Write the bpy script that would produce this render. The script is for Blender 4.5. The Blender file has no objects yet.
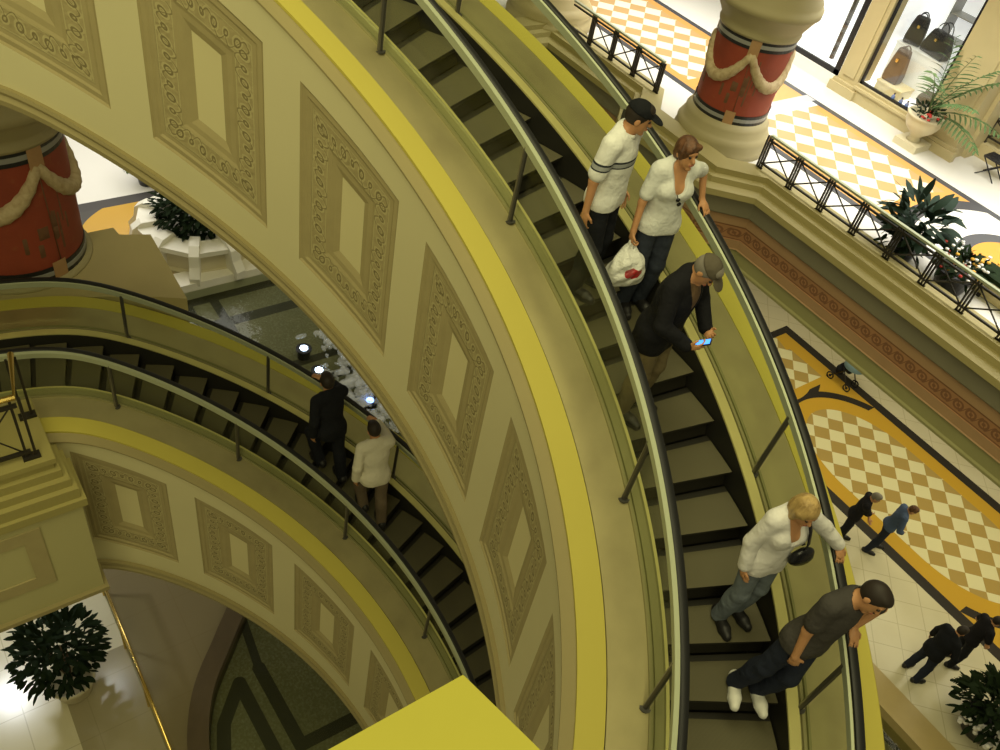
import bpy, bmesh, math, random
import numpy as np
from mathutils import Vector, Matrix
from mathutils.geometry import tessellate_polygon
PI = math.pi
scn = bpy.context.scene
COL = scn.collection
rng = random.Random(7)

# ------------------------------------------------------------------ helpers
def tag(o, label=None, cat=None, group=None, kind=None):
    if label: o['label'] = label
    if cat: o['category'] = cat
    if group: o['group'] = group
    if kind: o['kind'] = kind
    return o

def thing(name, label, cat, loc=(0, 0, 0), rotz=0.0, group=None, kind=None):
    o = bpy.data.objects.new(name, None)
    o.empty_display_size = .2
    COL.objects.link(o)
    o.location = loc
    o.rotation_euler = (0, 0, rotz)
    return tag(o, label, cat, group, kind)

def link_mesh(name, me, parent=None, world=True):
    o = bpy.data.objects.new(name, me)
    COL.objects.link(o)
    if parent is not None:
        o.parent = parent
        if world:
            # geometry was given in world coordinates
            p = parent
            M = Matrix.Identity(4)
            while p is not None:
                M = M @ Matrix.Identity(4)
                p = p.parent
            W = world_matrix(parent)
            o.matrix_parent_inverse = W.inverted()
    return o

def world_matrix(o):
    L = Matrix.Translation(o.location) @ o.rotation_euler.to_matrix().to_4x4()
    if o.parent is not None:
        return world_matrix(o.parent) @ o.matrix_parent_inverse @ L
    return L

def mesh(name, verts, faces, mat=None, parent=None, uvs=None, midx=None, smooth=False, world=True):
    me = bpy.data.meshes.new(name)
    me.from_pydata([tuple(map(float, v)) for v in verts], [], [tuple(map(int, f)) for f in faces])
    mats = mat if isinstance(mat, (list, tuple)) else [mat]
    for m in mats:
        if m is not None: me.materials.append(m)
    if midx is not None:
        me.polygons.foreach_set('material_index', np.array(midx, dtype=np.int32))
    if uvs is not None:
        ul = me.uv_layers.new(name='UVMap')
        li = np.empty(len(me.loops), dtype=np.int32)
        me.loops.foreach_get('vertex_index', li)
        ul.data.foreach_set('uv', np.array(uvs, dtype=np.float32)[li].ravel())
    if smooth:
        me.polygons.foreach_set('use_smooth', np.ones(len(me.polygons), dtype=bool))
    me.update()
    return link_mesh(name, me, parent, world)

class MB:
    """collects shapes into one mesh"""
    def __init__(s): s.v = []; s.f = []; s.m = []
    def add(s, v, f, m=0):
        b = len(s.v); s.v += [tuple(p) for p in v]; s.f += [tuple(i + b for i in q) for q in f]; s.m += [m] * len(f); return s
    def box(s, x0, y0, z0, x1, y1, z1, m=0, R=None, c=None):
        v = [(x0, y0, z0), (x1, y0, z0), (x1, y1, z0), (x0, y1, z0), (x0, y0, z1), (x1, y0, z1), (x1, y1, z1), (x0, y1, z1)]
        if R is not None: v = [tuple(R @ Vector(p) + Vector(c or (0, 0, 0))) for p in v]
        elif c is not None: v = [(p[0] + c[0], p[1] + c[1], p[2] + c[2]) for p in v]
        return s.add(v, [(0, 3, 2, 1), (4, 5, 6, 7), (0, 1, 5, 4), (1, 2, 6, 5), (2, 3, 7, 6), (3, 0, 4, 7)], m)
    def tube(s, pts, r, n=8, m=0, closed=False, flat=None):
        pts = [Vector(p) for p in pts]; N = len(pts); v = []; f = []
        rs = r if isinstance(r, (list, tuple)) else [r] * N
        for i, p in enumerate(pts):
            a = pts[(i - 1) % N] if (i > 0 or closed) else p
            b = pts[(i + 1) % N] if (i < N - 1 or closed) else p
            t = (b - a)
            t = t.normalized() if t.length > 1e-9 else Vector((0, 0, 1))
            up = Vector((0, 0, 1)) if abs(t.z) < .95 else Vector((1, 0, 0))
            x = t.cross(up).normalized(); y = x.cross(t).normalized()
            fx, fy = flat if flat else (1, 1)
            for k in range(n):
                q = 2 * PI * (k + .5) / n
                v.append(tuple(p + x * (math.cos(q) * rs[i] * fx) + y * (math.sin(q) * rs[i] * fy)))
        L = N if closed else N - 1
        for i in range(L):
            j = (i + 1) % N
            for k in range(n):
                k2 = (k + 1) % n
                f.append((i * n + k, i * n + k2, j * n + k2, j * n + k))
        if not closed:
            f.append(tuple(range(n - 1, -1, -1))); f.append(tuple((N - 1) * n + k for k in range(n)))
        return s.add(v, f, m)
    def lathe(s, prof, c=(0, 0, 0), n=32, m=0, a0=0, a1=2 * PI):
        full = abs(a1 - a0 - 2 * PI) < 1e-6
        K = n if full else n + 1
        v = []; f = []
        for (r, z) in prof:
            for k in range(K):
                a = a0 + (a1 - a0) * k / n
                v.append((c[0] + r * math.cos(a), c[1] + r * math.sin(a), c[2] + z))
        for i in range(len(prof) - 1):
            for k in range(n):
                k2 = (k + 1) % K
                f.append((i * K + k, i * K + k2, (i + 1) * K + k2, (i + 1) * K + k))
        return s.add(v, f, m)
    def prism(s, poly, z0, z1, m=0, top=None):
        n = len(poly)
        v = [(p[0], p[1], z0) for p in poly] + [(p[0], p[1], z1) for p in poly]
        f = [tuple(range(n - 1, -1, -1)), tuple(range(n, 2 * n))]
        s.add(v, f, m if top is None else top)
        b = len(s.v) - 2 * n
        for i in range(n):
            j = (i + 1) % n
            s.f.append((b + i, b + j, b + n + j, b + n + i)); s.m.append(m)
        return s
    def sphere(s, c, r, n=12, m=0):
        rx, ry, rz = r if isinstance(r, (tuple, list)) else (r, r, r)
        v = []; f = []; h = n // 2
        for i in range(h + 1):
            t = PI * i / h
            for k in range(n):
                a = 2 * PI * k / n
                v.append((c[0] + rx * math.sin(t) * math.cos(a), c[1] + ry * math.sin(t) * math.sin(a), c[2] + rz * math.cos(t)))
        for i in range(h):
            for k in range(n):
                f.append((i * n + k, (i + 1) * n + k, (i + 1) * n + (k + 1) % n, i * n + (k + 1) % n))
        return s.add(v, f, m)
    def build(s, name, mat, parent=None, smooth=False, world=True):
        o = mesh(name, s.v, s.f, mat, parent, midx=s.m, smooth=smooth, world=world)
        return o

# ------------------------------------------------------------------ materials
class X:
    """a float socket (or constant) with operators that lay down Math nodes"""
    def __init__(s, nt, k): s.nt = nt; s.k = k
    def _op(s, op, *o):
        n = s.nt.nodes.new('ShaderNodeMath'); n.operation = op
        for i, a in enumerate((s,) + o):
            a = a.k if isinstance(a, X) else a
            if isinstance(a, (int, float)): n.inputs[i].default_value = a
            else: s.nt.links.new(a, n.inputs[i])
        return X(s.nt, n.outputs[0])
    def __add__(s, o): return s._op('ADD', o)
    __radd__ = __add__
    def __sub__(s, o): return s._op('SUBTRACT', o)
    def __rsub__(s, o): return X(s.nt, o)._op('SUBTRACT', s)
    def __mul__(s, o): return s._op('MULTIPLY', o)
    __rmul__ = __mul__
    def __truediv__(s, o): return s._op('DIVIDE', o)
    def __lt__(s, o): return s._op('LESS_THAN', o)
    def __gt__(s, o): return s._op('GREATER_THAN', o)
    def abs(s): return s._op('ABSOLUTE')
    def sin(s): return s._op('SINE')
    def sqrt(s): return s._op('SQRT')
    def floor(s): return s._op('FLOOR')
    def fract(s): return s._op('FRACT')
    def mod(s, o): return s._op('FLOORED_MODULO', o)
    def max(s, o): return s._op('MAXIMUM', o)
    def min(s, o): return s._op('MINIMUM', o)
    def inv(s): return 1 - s

class Mat:
    def __init__(s, name, color=(.5, .5, .5), rough=.6, metal=0.0, spec=.4):
        s.m = bpy.data.materials.new(name); s.m.use_nodes = True
        s.nt = s.m.node_tree
        s.b = s.nt.nodes['Principled BSDF']
        s.b.inputs['Base Color'].default_value = (*color, 1)
        s.b.inputs['Roughness'].default_value = rough
        s.b.inputs['Metallic'].default_value = metal
        s.b.inputs['Specular IOR Level'].default_value = spec
        s.color = color
        s.c = None
    def coord(s, kind='Object'):
        n = s.nt.nodes.new('ShaderNodeTexCoord'); sp = s.nt.nodes.new('ShaderNodeSeparateXYZ')
        s.nt.links.new(n.outputs[kind], sp.inputs[0])
        return X(s.nt, sp.outputs[0]), X(s.nt, sp.outputs[1]), X(s.nt, sp.outputs[2])
    def wpos(s):
        n = s.nt.nodes.new('ShaderNodeNewGeometry'); sp = s.nt.nodes.new('ShaderNodeSeparateXYZ')
        s.nt.links.new(n.outputs['Position'], sp.inputs[0])
        return X(s.nt, sp.outputs[0]), X(s.nt, sp.outputs[1]), X(s.nt, sp.outputs[2])
    def noise(s, scale=5, detail=3, kind='Object', stretch=None):
        t = s.nt.nodes.new('ShaderNodeTexNoise'); t.inputs['Scale'].default_value = scale; t.inputs['Detail'].default_value = detail
        n = s.nt.nodes.new('ShaderNodeTexCoord')
        if stretch:
            mp = s.nt.nodes.new('ShaderNodeMapping'); mp.inputs['Scale'].default_value = stretch
            s.nt.links.new(n.outputs[kind], mp.inputs[0]); s.nt.links.new(mp.outputs[0], t.inputs['Vector'])
        else: s.nt.links.new(n.outputs[kind], t.inputs['Vector'])
        return X(s.nt, t.outputs['Fac'])
    def voro(s, scale=5, kind='Object', out='Distance', feat='F1'):
        t = s.nt.nodes.new('ShaderNodeTexVoronoi'); t.inputs['Scale'].default_value = scale; t.feature = feat
        n = s.nt.nodes.new('ShaderNodeTexCoord'); s.nt.links.new(n.outputs[kind], t.inputs['Vector'])
        return t.outputs[out]
    def mix(s, fac, color):
        """paint `color` over the colour so far where fac is 1"""
        n = s.nt.nodes.new('ShaderNodeMix'); n.data_type = 'RGBA'
        if s.c is None: n.inputs[6].default_value = (*s.color, 1)
        else: s.nt.links.new(s.c, n.inputs[6])
        if isinstance(color, tuple): n.inputs[7].default_value = (*color, 1)
        else: s.nt.links.new(color, n.inputs[7])
        n.clamp_factor = True
        if isinstance(fac, X): s.nt.links.new(fac.k, n.inputs[0])
        else: n.inputs[0].default_value = fac
        s.c = n.outputs[2]
        s.nt.links.new(s.c, s.b.inputs['Base Color'])
        return s
    def bump(s, h, strength=.3, dist=.02):
        n = s.nt.nodes.new('ShaderNodeBump'); n.inputs['Strength'].default_value = strength; n.inputs['Distance'].default_value = dist
        s.nt.links.new(h.k, n.inputs['Height']); s.nt.links.new(n.outputs[0], s.b.inputs['Normal']); return s
    def rough(s, x): s.nt.links.new(x.k, s.b.inputs['Roughness']); return s
    def emit(s, color, strength):
        s.b.inputs['Emission Color'].default_value = (*color, 1); s.b.inputs['Emission Strength'].default_value = strength; return s
    def vary(s, scale=4, amt=.25, dark=.7, stretch=None):
        c = s.color
        return s.mix((s.noise(scale, 4, stretch=stretch) - .35) * 2 * amt, tuple(dark * k for k in c))

def srgb(r, g, b):
    f = lambda u: (u / 255 / 12.92) if u <= 10 else ((u / 255 + .055) / 1.055) ** 2.4
    return (f(r), f(g), f(b))

MT = {}
def simple(name, color, rough=.6, metal=0., spec=.4, vary=None):
    m = Mat(name, color, rough, metal, spec)
    if vary: m.vary(*vary)
    MT[name] = m.m
    return m.m

simple('wall_plaster', (.60, .55, .31), .75, vary=(1.5, .25, .85))
simple('molding_brown', (.30, .25, .11), .7, vary=(3, .3, .8))
simple('coping_yellow', (.50, .43, .075), .6, vary=(2, .2, .85))
simple('panel_brown', (.37, .31, .145), .7, vary=(6, .4, .75))
simple('panel_inset', (.62, .56, .30), .75, vary=(2, .2, .85))
simple('rubber_black', (.012, .012, .012), .42)
simple('guide_profile', (.40, .43, .29), .5, metal=.3)
simple('channel_olive', (.27, .25, .11), .4, metal=.2)
simple('skirt_black', (.02, .019, .015), .4)
simple('post_metal', (.10, .095, .08), .35, metal=.6)
simple('railing_metal', (.035, .03, .022), .4, metal=.4)
simple('brass', (.80, .58, .18), .22, metal=1.)
simple('stone_tan', (.46, .385, .20), .6, vary=(2.5, .35, .8))
simple('stone_cream', (.60, .54, .36), .55, vary=(2, .3, .85))
simple('white_stone', (.82, .79, .68), .5, vary=(3, .2, .9))
simple('black_gloss', (.012, .012, .014), .25)
simple('white_paint', (.85, .85, .83), .4)
simple('leaf_dark', (.012, .022, .008), .8, 0, .08, vary=(9, .6, .5))
simple('leaf_green', (.07, .12, .04), .7, 0, .15, vary=(7, .6, .6))
simple('leaf_blue', (.018, .035, .022), .7, 0, .15, vary=(7, .6, .6))
simple('petal_red', (.45, .03, .02), .6)
simple('petal_white', (.85, .83, .80), .6)
simple('petal_yellow', (.75, .42, .05), .6)
simple('trunk', (.10, .07, .04), .8)

# metal deck: brushed, streaky
m = Mat('deck_metal', (.50, .44, .22), .45, .7)
nz = m.noise(2.2, 3)
m.mix((nz - .4) * 1.6, (.34, .29, .15))
m.rough(m.noise(40, 2) * .12 + .38)
MT['deck_metal'] = m.m
m = Mat('deck_bright', (.70, .64, .25), .35, .5)
m.mix((m.noise(3, 2) - .4), (.5, .45, .2)); MT['deck_bright'] = m.m

# escalator tread: cleats in the running direction
m = Mat('tread', (.11, .097, .045), .55, .25)
u, v, _ = m.coord('UV')
cl = (u / .0102).fract()
m.mix((cl > .5) * .55, (.05, .045, .025)).mix((m.noise(1.2, 3) - .45) * 1.2, (.07, .06, .03))
m.bump(cl, .5, .01); MT['tread'] = m.m
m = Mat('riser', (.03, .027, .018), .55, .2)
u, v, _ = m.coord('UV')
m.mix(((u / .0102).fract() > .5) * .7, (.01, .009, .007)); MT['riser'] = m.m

# glass
def glass(name, tint=(.95, .97, .92), ior=.012, gl=1.0):
    m = bpy.data.materials.new(name); m.use_nodes = True; nt = m.node_tree; nt.nodes.clear()
    out = nt.nodes.new('ShaderNodeOutputMaterial'); mx = nt.nodes.new('ShaderNodeMixShader')
    tr = nt.nodes.new('ShaderNodeBsdfTransparent'); tr.inputs[0].default_value = (*tint, 1)
    g = nt.nodes.new('ShaderNodeBsdfGlossy'); g.inputs['Roughness'].default_value = .03; g.inputs[0].default_value = (gl, gl, gl, 1)
    mx.inputs[0].default_value = ior
    nt.links.new(tr.outputs[0], mx.inputs[1]); nt.links.new(g.outputs[0], mx.inputs[2])
    nt.links.new(mx.outputs[0], out.inputs[0]); MT[name] = m; return m
glass('glass')
glass('shop_glass', (.99, 1, 1), .05)

# carved scroll border of the fascia panels (UV in metres: u along the band, v across, 0..0.15)
def scroll(name, base, dark, light, per=.25, wid=.155):
    m = Mat(name, base, .7)
    u, v, _ = m.coord('UV')
    vv = v - wid / 2
    a = (u + 0.0).mod(per) - per / 2
    flip = ((u / per).floor().mod(2) * 2 - 1)
    b = vv
    d = (a * a + b * b).sqrt()
    ring = (d - wid * .30).abs() < .0085
    ring2 = (d - wid * .13).abs() < .006
    wave = ((u * (2 * PI / per)).sin() * (wid * .40) * flip - vv).abs() < .0085
    a2 = (u + per / 2).mod(per) - per / 2
    d2 = (a2 * a2 + vv * vv).sqrt()
    curl = (d2 - wid * .22).abs() < .007
    rim = (vv.abs() - wid * .46).abs() < .005
    line = ring.max(ring2).max(wave).max(curl).max(rim)
    m.mix((m.noise(14, 3) - .4) * 1.2, dark)
    m.mix(line * .8, light)
    sh2 = ((u * (2 * PI / per)).sin() * (wid * .40) * flip - vv + .014).abs() < .006  # shadows of the carved lines, painted in the dark tone
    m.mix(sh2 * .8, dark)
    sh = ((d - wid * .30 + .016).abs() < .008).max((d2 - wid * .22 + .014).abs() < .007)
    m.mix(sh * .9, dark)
    m.bump(line * 1.0 + m.noise(30, 2) * .4, .8, .02)
    MT[name] = m.m
scroll('panel_scroll', (.38, .32, .15), (.19, .155, .065), (.47, .41, .20))

# ------------------------------------------------------------------ camera (fitted to the photograph)
FW = Vector((-0.5301156, 0.4980875, -0.68621155)); RT = Vector((0.5542995, 0.81598523, 0.16407365)); UP = Vector((-0.64166153, 0.29338872, 0.70865615))
cam = bpy.data.cameras.new('camera'); camo = bpy.data.objects.new('camera', cam); COL.objects.link(camo)
cam.sensor_width = 36; cam.lens = 36 * 867.6 / 1000; cam.clip_start = .02; cam.clip_end = 300
M = Matrix.Identity(4)
for i in range(3): M[i][0] = RT[i]; M[i][1] = UP[i]; M[i][2] = -FW[i]
M[0][3], M[1][3], M[2][3] = 0, 0, 15.4
camo.matrix_world = M
scn.camera = camo

# ------------------------------------------------------------------ helix geometry
S = 4.1; AX, AY = -3.81308, -0.52573; A0 = 0.81654
Z1, Z2, SL, PH, DTH, PW_, HP = -0.6048, -2.30676, 0.66239, 2.34373, 0.33061, 0.75594, 0.43713
PH2 = 2.35361
TK, TB = 1.994, .042
def softplus(x): return x + math.log1p(math.exp(-x)) if x > 0 else math.log1p(math.exp(x))
def zref(th, e2=False, lo=-.60):
    z = (Z2 - SL * (PH2 - th)) if e2 else (Z1 - SL * (PH - th))
    z -= SL * TB * softplus((th - TK) / TB)
    z += SL * TB * softplus((lo - th) / TB)
    return 15.4 + S * z
def pt(th, r, dz=0., e2=False):
    t = th + A0
    return (AX + S * r * math.cos(t), AY + S * r * math.sin(t), zref(th, e2) + S * dz)

def frange(a, b, n): return [a + (b - a) * i / n for i in range(n + 1)]

def sweep(name, prof, th0, th1, e2, mat, parent, closed=False, step=.02, smooth=True, caps=False):
    """prof: list of (r, dz) in units of the helix radius; swept along the helix"""
    n = max(2, int(abs(th1 - th0) / step)); ths = frange(th0, th1, n); K = len(prof)
    cum = [0]
    for i in range(1, K): cum.append(cum[-1] + math.hypot(prof[i][0] - prof[i - 1][0], prof[i][1] - prof[i - 1][1]) * S)
    v = []; uv = []
    for th in ths:
        for j, (r, dz) in enumerate(prof): v.append(pt(th, r, dz, e2)); uv.append((th * S * 1.2, cum[j]))
    f = []
    L = K if closed else K - 1
    for i in range(n):
        for j in range(L):
            j2 = (j + 1) % K
            f.append((i * K + j, (i + 1) * K + j, (i + 1) * K + j2, i * K + j2))
    if caps and closed:
        f.append(tuple(range(K))); f.append(tuple(n * K + k for k in range(K - 1, -1, -1)))
    o = mesh(name, v, f, mat, parent, uvs=uv, smooth=smooth)
    if smooth:
        md = o.modifiers.new('split', 'EDGE_SPLIT'); md.split_angle = math.radians(28)
    return o

PT0, PT1 = 0.0, HP          # panel bottom and top, dz
def panel(k, e2, parent):
    ph = PH2 if e2 else PH
    thL = ph - DTH * k; thR = thL - DTH * PW_
    zz = lambda th: (Z2 - SL * (PH2 - th)) if e2 else (Z1 - SL * (PH - th))
    def P(u, v, dep):
        th = thL + (thR - thL) * u
        t = th + A0; r = 1.0 + dep
        return (AX + S * r * math.cos(t), AY + S * r * math.sin(t), 15.4 + S * (zz(th) + HP * v))
    # nested loops: (u inset, v inset, depth)
    R_ = [(0, 0, 0), (.02, .014, .004), (.055, .04, .003), (.075, .055, .006), (.105, .077, .006)]
    B_ = [(.105, .077, .0065), (.258, .188, .0065)]
    I_ = [(.258, .188, .0065), (.285, .208, .009), (.33, .24, .0095), (.385, .28, .0145)]
    N = 6
    def loop(iu, iv, d):
        q = []
        cs = [(iu, iv), (1 - iu, iv), (1 - iu, 1 - iv), (iu, 1 - iv)]
        for c in range(4):
            a, b = cs[c], cs[(c + 1) % 4]
            for i in range(N): q.append(P(a[0] + (b[0] - a[0]) * i / N, a[1] + (b[1] - a[1]) * i / N, d))
        return q
    def rings(L):
        v = []; f = []
        for l in L: v += loop(*l)
        n = 4 * N
        for i in range(len(L) - 1):
            for j in range(n): f.append((i * n + j, i * n + (j + 1) % n, (i + 1) * n + (j + 1) % n, (i + 1) * n + j))
        return v, f
    v, f = rings(R_); po = mesh('fascia_panel', v, f, MT['panel_brown'], parent)
    # ornament band, four strips with their own uv
    v = []; f = []; uv = []
    (u0, v0, d), (u1, v1, _) = B_
    oc = [(u0, v0), (1 - u0, v0), (1 - u0, 1 - v0), (u0, 1 - v0)]; ic = [(u1, v1), (1 - u1, v1), (1 - u1, 1 - v1), (u1, 1 - v1)]
    for c in range(4):
        a, b = oc[c], oc[(c + 1) % 4]; a2, b2 = ic[c], ic[(c + 1) % 4]
        Lm = (Vector(P(*a, d)) - Vector(P(*b, d))).length
        base = len(v)
        for i in range(N + 1):
            s = i / N
            v.append(P(a[0] + (b[0] - a[0]) * s, a[1] + (b[1] - a[1]) * s, d)); uv.append((Lm * s, 0))
            v.append(P(a2[0] + (b2[0] - a2[0]) * s, a2[1] + (b2[1] - a2[1]) * s, d)); uv.append((Lm * .12 + Lm * .76 * s, .155))
        for i in range(N): f.append((base + 2 * i, base + 2 * i + 2, base + 2 * i + 3, base + 2 * i + 1))
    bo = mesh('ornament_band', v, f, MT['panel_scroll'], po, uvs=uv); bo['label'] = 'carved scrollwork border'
    v, f = rings(I_); mesh('inner_molding', v, f, MT['panel_brown'], po)
    l = loop(.385, .28, .0145); gx = []
    v = []; f = []
    for i in range(N + 1):
        for j in range(2): v.append(P(.385 + .23 * i / N, .28 + .44 * j, .0145))
    for i in range(N): f.append((2 * i, 2 * i + 2, 2 * i + 3, 2 * i + 1))
    io = mesh('panel_inset', v, f, MT['panel_inset'], po); io['label'] = 'plain cream centre'
    return po

def build_escalator(e2, label, th_lo, th_hi, panels, step0, nsteps, post_in, post_out):
    b = pt(1.0, 1.3, 0, e2)
    root = thing('spiral_escalator', label, 'escalator', (b[0], b[1], round(zref(th_lo, e2), 2)))
    ph = PH2 if e2 else PH
    sw = lambda n, p, m, **k: sweep(n, p, th_lo, th_hi, e2, MT[m], root, **k)
    # inner fascia wall: full strips with openings where the panels sit
    zl = lambda th: ((Z2 - SL * (PH2 - th)) if e2 else (Z1 - SL * (PH - th)))
    zt = lambda th: (zref(th, e2) - 15.4) / S
    cuts = sorted([(ph - DTH * k - DTH * PW_, ph - DTH * k) for k in panels])
    edges = [th_lo]
    for a, c in cuts: edges += [a, c]
    edges.append(th_hi)
    v = []; f = []
    def quad_strip(a, c, lo, hi):
        n = max(1, int((c - a) / .03)); base = len(v)
        for i in range(n + 1):
            th = a + (c - a) * i / n
            t = th + A0
            for z in (lo(th), hi(th)): v.append((AX + S * math.cos(t), AY + S * math.sin(t), 15.4 + S * z))
        for i in range(n): f.append((base + 2 * i, base + 2 * i + 1, base + 2 * i + 3, base + 2 * i + 2))
    bot = lambda th: zt(th) - .087
    top = lambda th: zt(th) + .508
    for i in range(len(edges) - 1):
        a, c = edges[i], edges[i + 1]
        if c - a < 1e-4: continue
        if i % 2 == 0: quad_strip(a, c, bot, top)
        else:
            quad_strip(a, c, bot, lambda th: min(zl(th), zt(th) + .5)); quad_strip(a, c, lambda th: zl(th) + HP, lambda th: max(top(th), zl(th) + HP))
    mesh('fascia_wall', v, f, MT['wall_plaster'], root, smooth=True)
    for k in panels: panel(k, e2, root)
    sw('bottom_molding', [(1.0, -.087), (.988, -.087), (.986, -.096), (.990, -.104), (.984, -.114), (.986, -.127), (1.0, -.135)], 'molding_brown')
    sw('soffit', [(1.0, -.135), (1.63, -.135)], 'wall_plaster')
    sw('cornice', [(1.0, .508), (.996, .508), (.996, .513), (1.008, .517), (1.022, .523)], 'molding_brown')
    sw('inner_coping', [(1.022, .5232), (1.022, .530), (1.030, .531), (1.078, .531), (1.079, .527)], 'coping_yellow')
    sw('inner_deck', [(1.079, .522), (1.081, .528), (1.160, .530)], 'deck_metal')
    sw('glass_channel', [(1.160, .530), (1.161, .534), (1.168, .534), (1.169, .526), (1.172, .526), (1.173, .531), (1.190, .531), (1.193, .536), (1.1985, .536), (1.2, .53), (1.2, .44)], 'channel_olive')
    sw('inner_edge_strip', [(1.1925, .5365), (1.1990, .5365)], 'deck_bright')
    # steps
    for k in range(nsteps):
        th = step0 + .0733 * k
        if th > th_hi: break
        zr = zref(th, e2) + S * .5
        zlow = zref(th - .0733, e2) + S * .5
        n = 3; v = []; f = []; uv = []; mi = []
        ri, ro = 1.203, 1.431
        for i in range(n + 1):
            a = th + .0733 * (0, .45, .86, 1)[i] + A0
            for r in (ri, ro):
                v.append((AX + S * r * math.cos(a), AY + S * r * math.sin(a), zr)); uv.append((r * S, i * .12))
        for i in range(n): f.append((2 * i, 2 * i + 1, 2 * i + 3, 2 * i + 2)); mi.append(0 if i < 2 else 1)  # rear of each tread takes the dark riser colour, painting in shade
        b0 = len(v)
        a = th + A0
        # riser: nosing edge, bowed back below
        for j, (da, zz) in enumerate([(0, zr), (.0, zr - .025), (.008, zr - .06), (.010, (zr + zlow) / 2), (.004, zlow - .004)]):
            for r in (ri, ro):
                v.append((AX + S * r * math.cos(a + da), AY + S * r * math.sin(a + da), zz)); uv.append((r * S, j * .05))
        for j in range(4): f.append((b0 + 2 * j, b0 + 2 * j + 2, b0 + 2 * j + 3, b0 + 2 * j + 1)); mi.append(1)
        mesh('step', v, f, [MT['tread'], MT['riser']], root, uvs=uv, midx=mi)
    sw('step_bed', [(1.2, .38), (1.434, .38)], 'skirt_black')
    sw('outer_skirt', [(1.434, .38), (1.434, .531)], 'skirt_black')
    sw('outer_edge_strip', [(1.434, .531), (1.4345, .535), (1.457, .536), (1.458, .531)], 'deck_bright')
    sw('outer_glass_channel', [(1.458, .531), (1.459, .526), (1.463, .526), (1.464, .532), (1.470, .532), (1.471, .525), (1.474, .525), (1.475, .531), (1.480, .531)], 'channel_olive')
    sw('outer_deck', [(1.480, .531), (1.572, .530), (1.573, .526)], 'deck_metal')
    sw('outer_coping', [(1.573, .524), (1.574, .530), (1.628, .529), (1.632, .524), (1.632, .51), (1.62, .505)], 'coping_yellow')
    sw('outer_fascia', [(1.62, .505), (1.62, -.135)], 'wall_plaster')
    # balustrades
    for side, rg, posts, ro in (('inner', 1.166, post_in, 1.167), ('outer', 1.4725, post_out, 1.4815)):
        bnd = [th_lo] + sorted(posts) + [th_hi]
        for i in range(len(bnd) - 1):
            a, c = bnd[i] + .003, bnd[i + 1] - .003
            sweep('glass_panel', [(rg - .0015, .527), (rg - .0015, .700), (rg + .0015, .700), (rg + .0015, .527)], a, c, e2, MT['glass'], root, closed=True, caps=True)
        for p in posts:
            mb = MB(); q = pt(p, rg - .012, .528, e2); w = pt(p, ro - .008, .702, e2)
            ca, sa = math.cos(p + A0), math.sin(p + A0)
            R = Matrix(((ca, -sa, 0), (sa, ca, 0), (0, 0, 1)))
            mb.tube([q, (q[0], q[1], q[2] + .012), ], .05, 10)
            mb.tube([q, w], .024, 8)
            mb.build('post', MT['post_metal'], root, smooth=False)
        g0, g1 = (ro - .0135, ro - .0045) if side == 'inner' else (ro - .0125, ro - .008)
        sw('handrail_guide', [(g0, .696), (g0, .713), (g1, .715), (g1, .696)], 'guide_profile', closed=True)
        hw, hh = .0092, .0062
        prof = []
        for j in range(12):
            a = 2 * PI * j / 12
            ex = lambda x: math.copysign(abs(x) ** .7, x)
            prof.append((ro + .0045 + hw * ex(math.cos(a)), .711 + hh * ex(math.sin(a))))
        sw('handrail', prof, 'rubber_black', closed=True)
    return root

E1 = build_escalator(False, 'upper curved escalator with large cream panelled fascia, carrying five riders down', -.55, 2.62, [1, 2, 3, 4, 5, 6, 7], .2068 - .0733 * 8, 38, [-.13, .187, .48, .943, 1.27, 1.605, 1.912, 2.25], [-.13, .194, .483, .943, 1.259, 1.605, 1.912, 2.25])
E2 = build_escalator(True, 'lower curved escalator under the upper one, two riders climbing it beside the mosaic pool', -.55, 2.75, [1, 2, 3, 4, 5], 1.522 - .0733 * 24, 38, [.29, .62, .942, 1.271, 1.605, 1.912, 2.25], [.29, .62, .942, 1.269, 1.605, 1.913, 2.25])

# ------------------------------------------------------------------ setting: floors
def structure(o): o['kind'] = 'structure'; return o
def poly_plane(name, outer, holes, z, mat, flip=False):
    loops = [[Vector((x, y, 0)) for x, y in outer]] + [[Vector((x, y, 0)) for x, y in h] for h in holes]
    flat = [p for l in loops for p in l]
    tris = tessellate_polygon(loops)
    fs = []
    for t in tris:
        a, b, c = (flat[i] for i in t)
        fs.append(t if ((b - a).cross(c - a)).z > 0 else t[::-1])
    return mesh(name, [(p.x, p.y, z) for p in flat], fs, mat)

# ground floor (z = 0): cream tiles, inlaid checker medallions along the far gallery
m = Mat('floor_ground', (.62, .57, .39), .22, spec=.5)
x, y, z = m.wpos()
nz = m.noise(.9, 4)
m.mix((nz - .4) * 1.2, (.50, .44, .26))
# tile grid: straight on the near side, diagonal in the gallery
g1 = ((x / .95).fract() < .018).max(((y / .95).fract() < .018))
d1 = (x + y) * .70711; d2 = (x - y) * .70711
g2 = ((d1 / .62).fract() < .03).max((d2 / .62).fract() < .03)
near = y < 8
m.mix((g1 * near).max(g2 * near.inv()) * .45, (.30, .25, .14))
far = (y > 16.28) * (y < 20.42) * (x > -9.95)
ORANGE, DARK, TANC, LIGHTC = (.55, .33, .035), (.030, .026, .022), (.40, .28, .085), (.70, .65, .38)
m.mix(far, ORANGE)
yc = 18.33
ycc = (y - yc).abs()
PERX = 7.55
xl = ((x + 3.8 + PERX / 2).mod(PERX) - PERX / 2)
ax_ = xl.abs()
def rounded(hx, hy, er):
    # straight sided panel with elliptical ends
    q = (ax_ - (hx - er)).max(0.0) / er
    w = ycc / hy
    return ((q * q + w * w * 1.0).sqrt() < 1.0) * (ycc < hy)
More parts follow.
